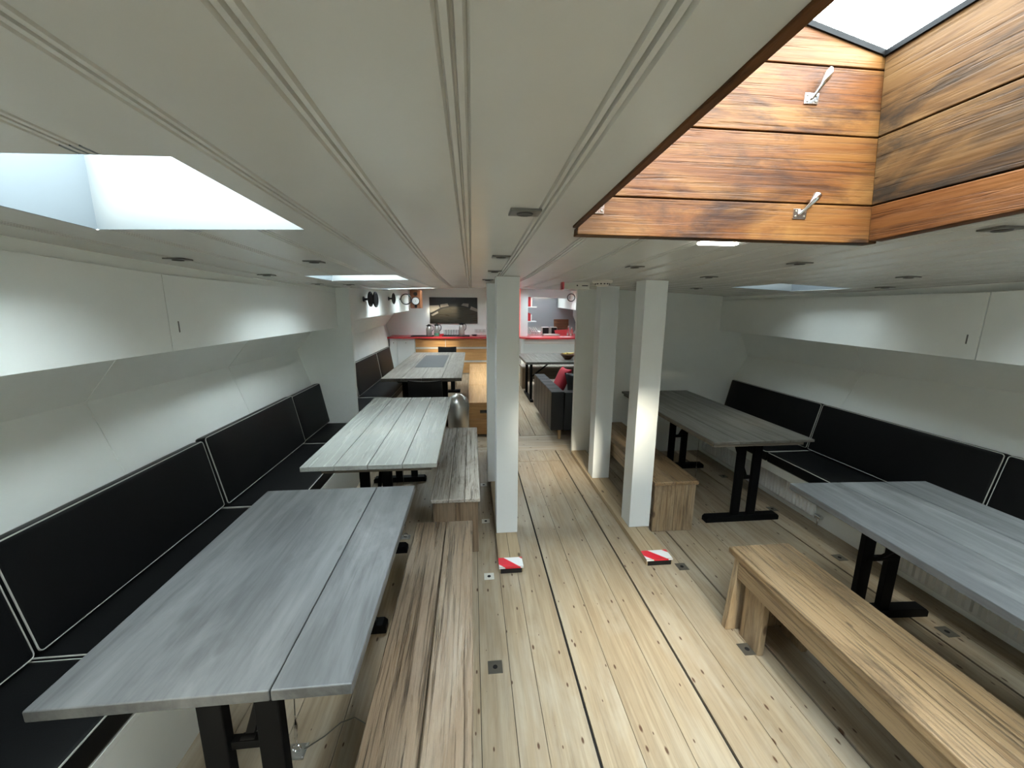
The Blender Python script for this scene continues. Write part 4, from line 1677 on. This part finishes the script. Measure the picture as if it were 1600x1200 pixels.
m.hexa([(-.205, -.06, 0), (.205, -.06, 0), (.205, -.035, 0), (-.205, -.035, 0), (-.205, .0, .40), (.205, .0, .40), (.205, .025, .40), (-.205, .025, .40)])
tag(m.build('cutting_board', M['wine'], loc=(2.42, 10.57, ZG), bevel=.005), 'dark brown wooden board leaning behind the galley counter', 'board')
m = MB()
m.hexa([(-.17, -.05, 0), (.17, -.05, 0), (.17, -.03, 0), (-.17, -.03, 0), (-.19, .03, .12), (.17, .03, .14), (.17, .05, .14), (-.19, .05, .12)])
tag(m.build('red_tray', M['red'], loc=(2.36, 10.22, ZG), bevel=.004), 'red tray leaning in front of the brown board', 'tray')
m = MB()
m.box(-.23, .20, -.12, .12, 0, .035)
m.box(-.21, .18, -.10, .10, .0355, .045)
tag(m.build('baking_tray', M['steel'], loc=(2.03, 9.92, ZG), bevel=.006), 'flat steel tray lying on the galley counter', 'tray')
m = MB()
m.box(-.14, .14, -.10, .10, 0, .002)
tag(m.build('paper_sheet', M['paper'], loc=(2.28, 9.5, ZG)), 'white sheet of paper on the red galley top', 'paper')
for i, (x, h) in enumerate(((2.475, .25), (2.56, .22))):
    t = thing('glass_bottle', (x, 9.95, ZG), ['clear bottle on the red galley top, left one', 'clear bottle on the red galley top, right one'][i], 'bottle', 'bottles on the galley top')
    m = MB()
    m.lathe([(0, 0), (.036, 0), (.038, .01), (.038, h * .55), (.015, h * .75), (.014, h * .93), (0, h * .93)], 18)
    m.build('body', M['glass'], t)
    m = MB()
    m.lathe([(.016, h * .92), (.016, h), (0, h)], 14)
    m.build('cap', M['white_gloss'], t)

# ------------------------------------------------------------------ far right seating: folding table, benches, sofa
t = thing('folding_table', (1.72, 6.95, 0), 'dark grey folding table in front of the galley counter', 'table')
m = MB()
m.box(-.84, .80, -.64, .66, .692, .733)
m.build('table_top', M['table_warm'], t, bevel=.004)
for x in (-.70, .66):
    m = MB()
    m.box(x - .022, x + .022, -.30, -.25, .03, .692)
    m.box(x - .022, x + .022, .25, .30, .03, .692)
    m.box(x - .028, x + .028, -.42, .42, 0, .035)
    l = m.build('leg_frame', M['black'], t, bevel=.003)
    m = MB()
    m.beam((x, -.27, .42), (x + (.34 if x < 0 else -.34), -.27, .685), .022, .022)
    m.build('folding_brace', M['black'], l)
t = thing('fruit_bowl', (1.66, 6.66, .733), 'dark bowl of yellow fruit on the folding table', 'bowl')
m = MB()
m.lathe([(0, 0), (.05, .0), (.10, .05), (.135, .09), (.130, .092), (.095, .055), (.045, .010), (0, .010)], 24)
m.build('dish', M['wine'], t)
for i, (a, b) in enumerate(((-.035, .0), (.03, -.03), (.02, .045))):
    m = MB()
    m.tube([(a - .07, b - .02, .09), (a - .035, b + .0, .073), (a, b + .01, .07), (a + .035, b, .075), (a + .07, b - .02, .09)], [.006, .016, .018, .016, .005], 8)
    tag(m.build('banana', M['yellow'], loc=(1.66, 6.66, .733 + .02 + .012 * (i == 1))), 'yellow banana in the dark bowl, ' + ['left one', 'front one', 'back one'][i], 'banana', 'bananas in the bowl')
t = thing('plank_bench', (1.68, 7.90, 0), 'brown plank bench along the galley counter front', 'bench')
m = MB()
m.box(-.70, .75, -.22, .20, .425, .458)
m.build('seat_plank', M['bench_pale_glare'], t, bevel=.004)
m = MB()
m.box(-.60, .70, -.18, -.155, .14, .424)
m.build('side_rail', M['apron'], t, bevel=.003)
for x in (-.68, .60):
    m = MB()
    m.box(x, x + .09, -.20, .16, 0, .424)
    m.build('leg', M['bench_side'], t, bevel=.003)
t = thing('low_bench', (1.46, 6.24, 0), 'low pale wooden bench between sofa and folding table', 'bench')
m = MB()
m.box(-.45, .45, -.15, .15, .40, .435)
m.build('seat_plank', M['bench_pale_glare'], t, bevel=.004)
for x in (-.41, .33):
    m = MB()
    m.box(x, x + .08, -.13, .13, 0, .40)
    m.build('leg', M['bench_pale_glare'], t, bevel=.003)

t = thing('sofa', (1.55, 5.22, 0), 'black channel-stitched sofa with pale wooden legs beyond the right partition', 'sofa')
m = MB()
n = 6
for i in range(n):
    a = -.67 + i * (1.34 / n)
    m.box(-.60, -.44, a, a + 1.34 / n, .125, .61)
m.build('backrest', M['sofa'], t, bevel=.010, seg=3)
m = MB()
for i in range(5):
    a = -.438 + i * .2
    m.box(a, a + .2, -.685, -.54, .125, .605)
m.build('armrest', M['sofa'], t, bevel=.010, seg=3)
m = MB()
m.box(-.44, .58, -.54, .67, .125, .30)
m.build('frame', M['sofa'], t, bevel=.01)
m = MB()
m.box(-.435, .58, -.535, .66, .302, .43)
m.build('seat_cushion', M['sofa'], t, bevel=.03, seg=3)
for x, y in ((-.48, -.62), (.5, -.62), (-.48, .58), (.5, .58)):
    m = MB()
    m.lathe([(.017, 0), (.025, .125), (0, .125)], 14, c=(x, y, 0))
    m.build('leg', M['pale_wood'], t)


def pillow(loc, w, h, d, rot, mat, lb, name='pillow'):
    bm = bmesh.new()
    bmesh.ops.create_grid(bm, x_segments=14, y_segments=14, size=.5)
    top = list(bm.verts)
    ret = bmesh.ops.duplicate(bm, geom=list(bm.verts) + list(bm.edges) + list(bm.faces))
    new = [g for g in ret['geom'] if isinstance(g, bmesh.types.BMVert)]
    for vset, sg in ((top, 1), (new, -1)):
        for v in vset:
            u, w_ = v.co.x * 2, v.co.y * 2
            f = max(0, (1 - u ** 4)) * max(0, (1 - w_ ** 4))
            v.co.z = sg * .5 * d * f ** .6
            v.co.x *= w * (1 - .10 * (1 - w_ * w_) * abs(u))
            v.co.y *= h * (1 - .10 * (1 - u * u) * abs(w_))
    bmesh.ops.remove_doubles(bm, verts=bm.verts, dist=.0005)
    bmesh.ops.recalc_face_normals(bm, faces=bm.faces)
    me = bpy.data.meshes.new(name)
    bm.to_mesh(me)
    bm.free()
    me.materials.append(M[mat])
    me.polygons.foreach_set('use_smooth', [True] * len(me.polygons))
    o = bpy.data.objects.new(name, me)
    C.objects.link(o)
    o.location = loc
    o.rotation_euler = rot
    return tag(o, lb, 'pillow')


pillow((1.215, 5.17, .645), .34, .36, .11, (math.radians(66), 0, math.radians(-82)), 'red_cloth', 'red pillow leaning on the back of the black sofa')
pillow((1.385, 4.825, .625), .40, .36, .14, (math.radians(68), 0, math.radians(4)), 'sofa', 'black pillow leaning on the sofa arm')
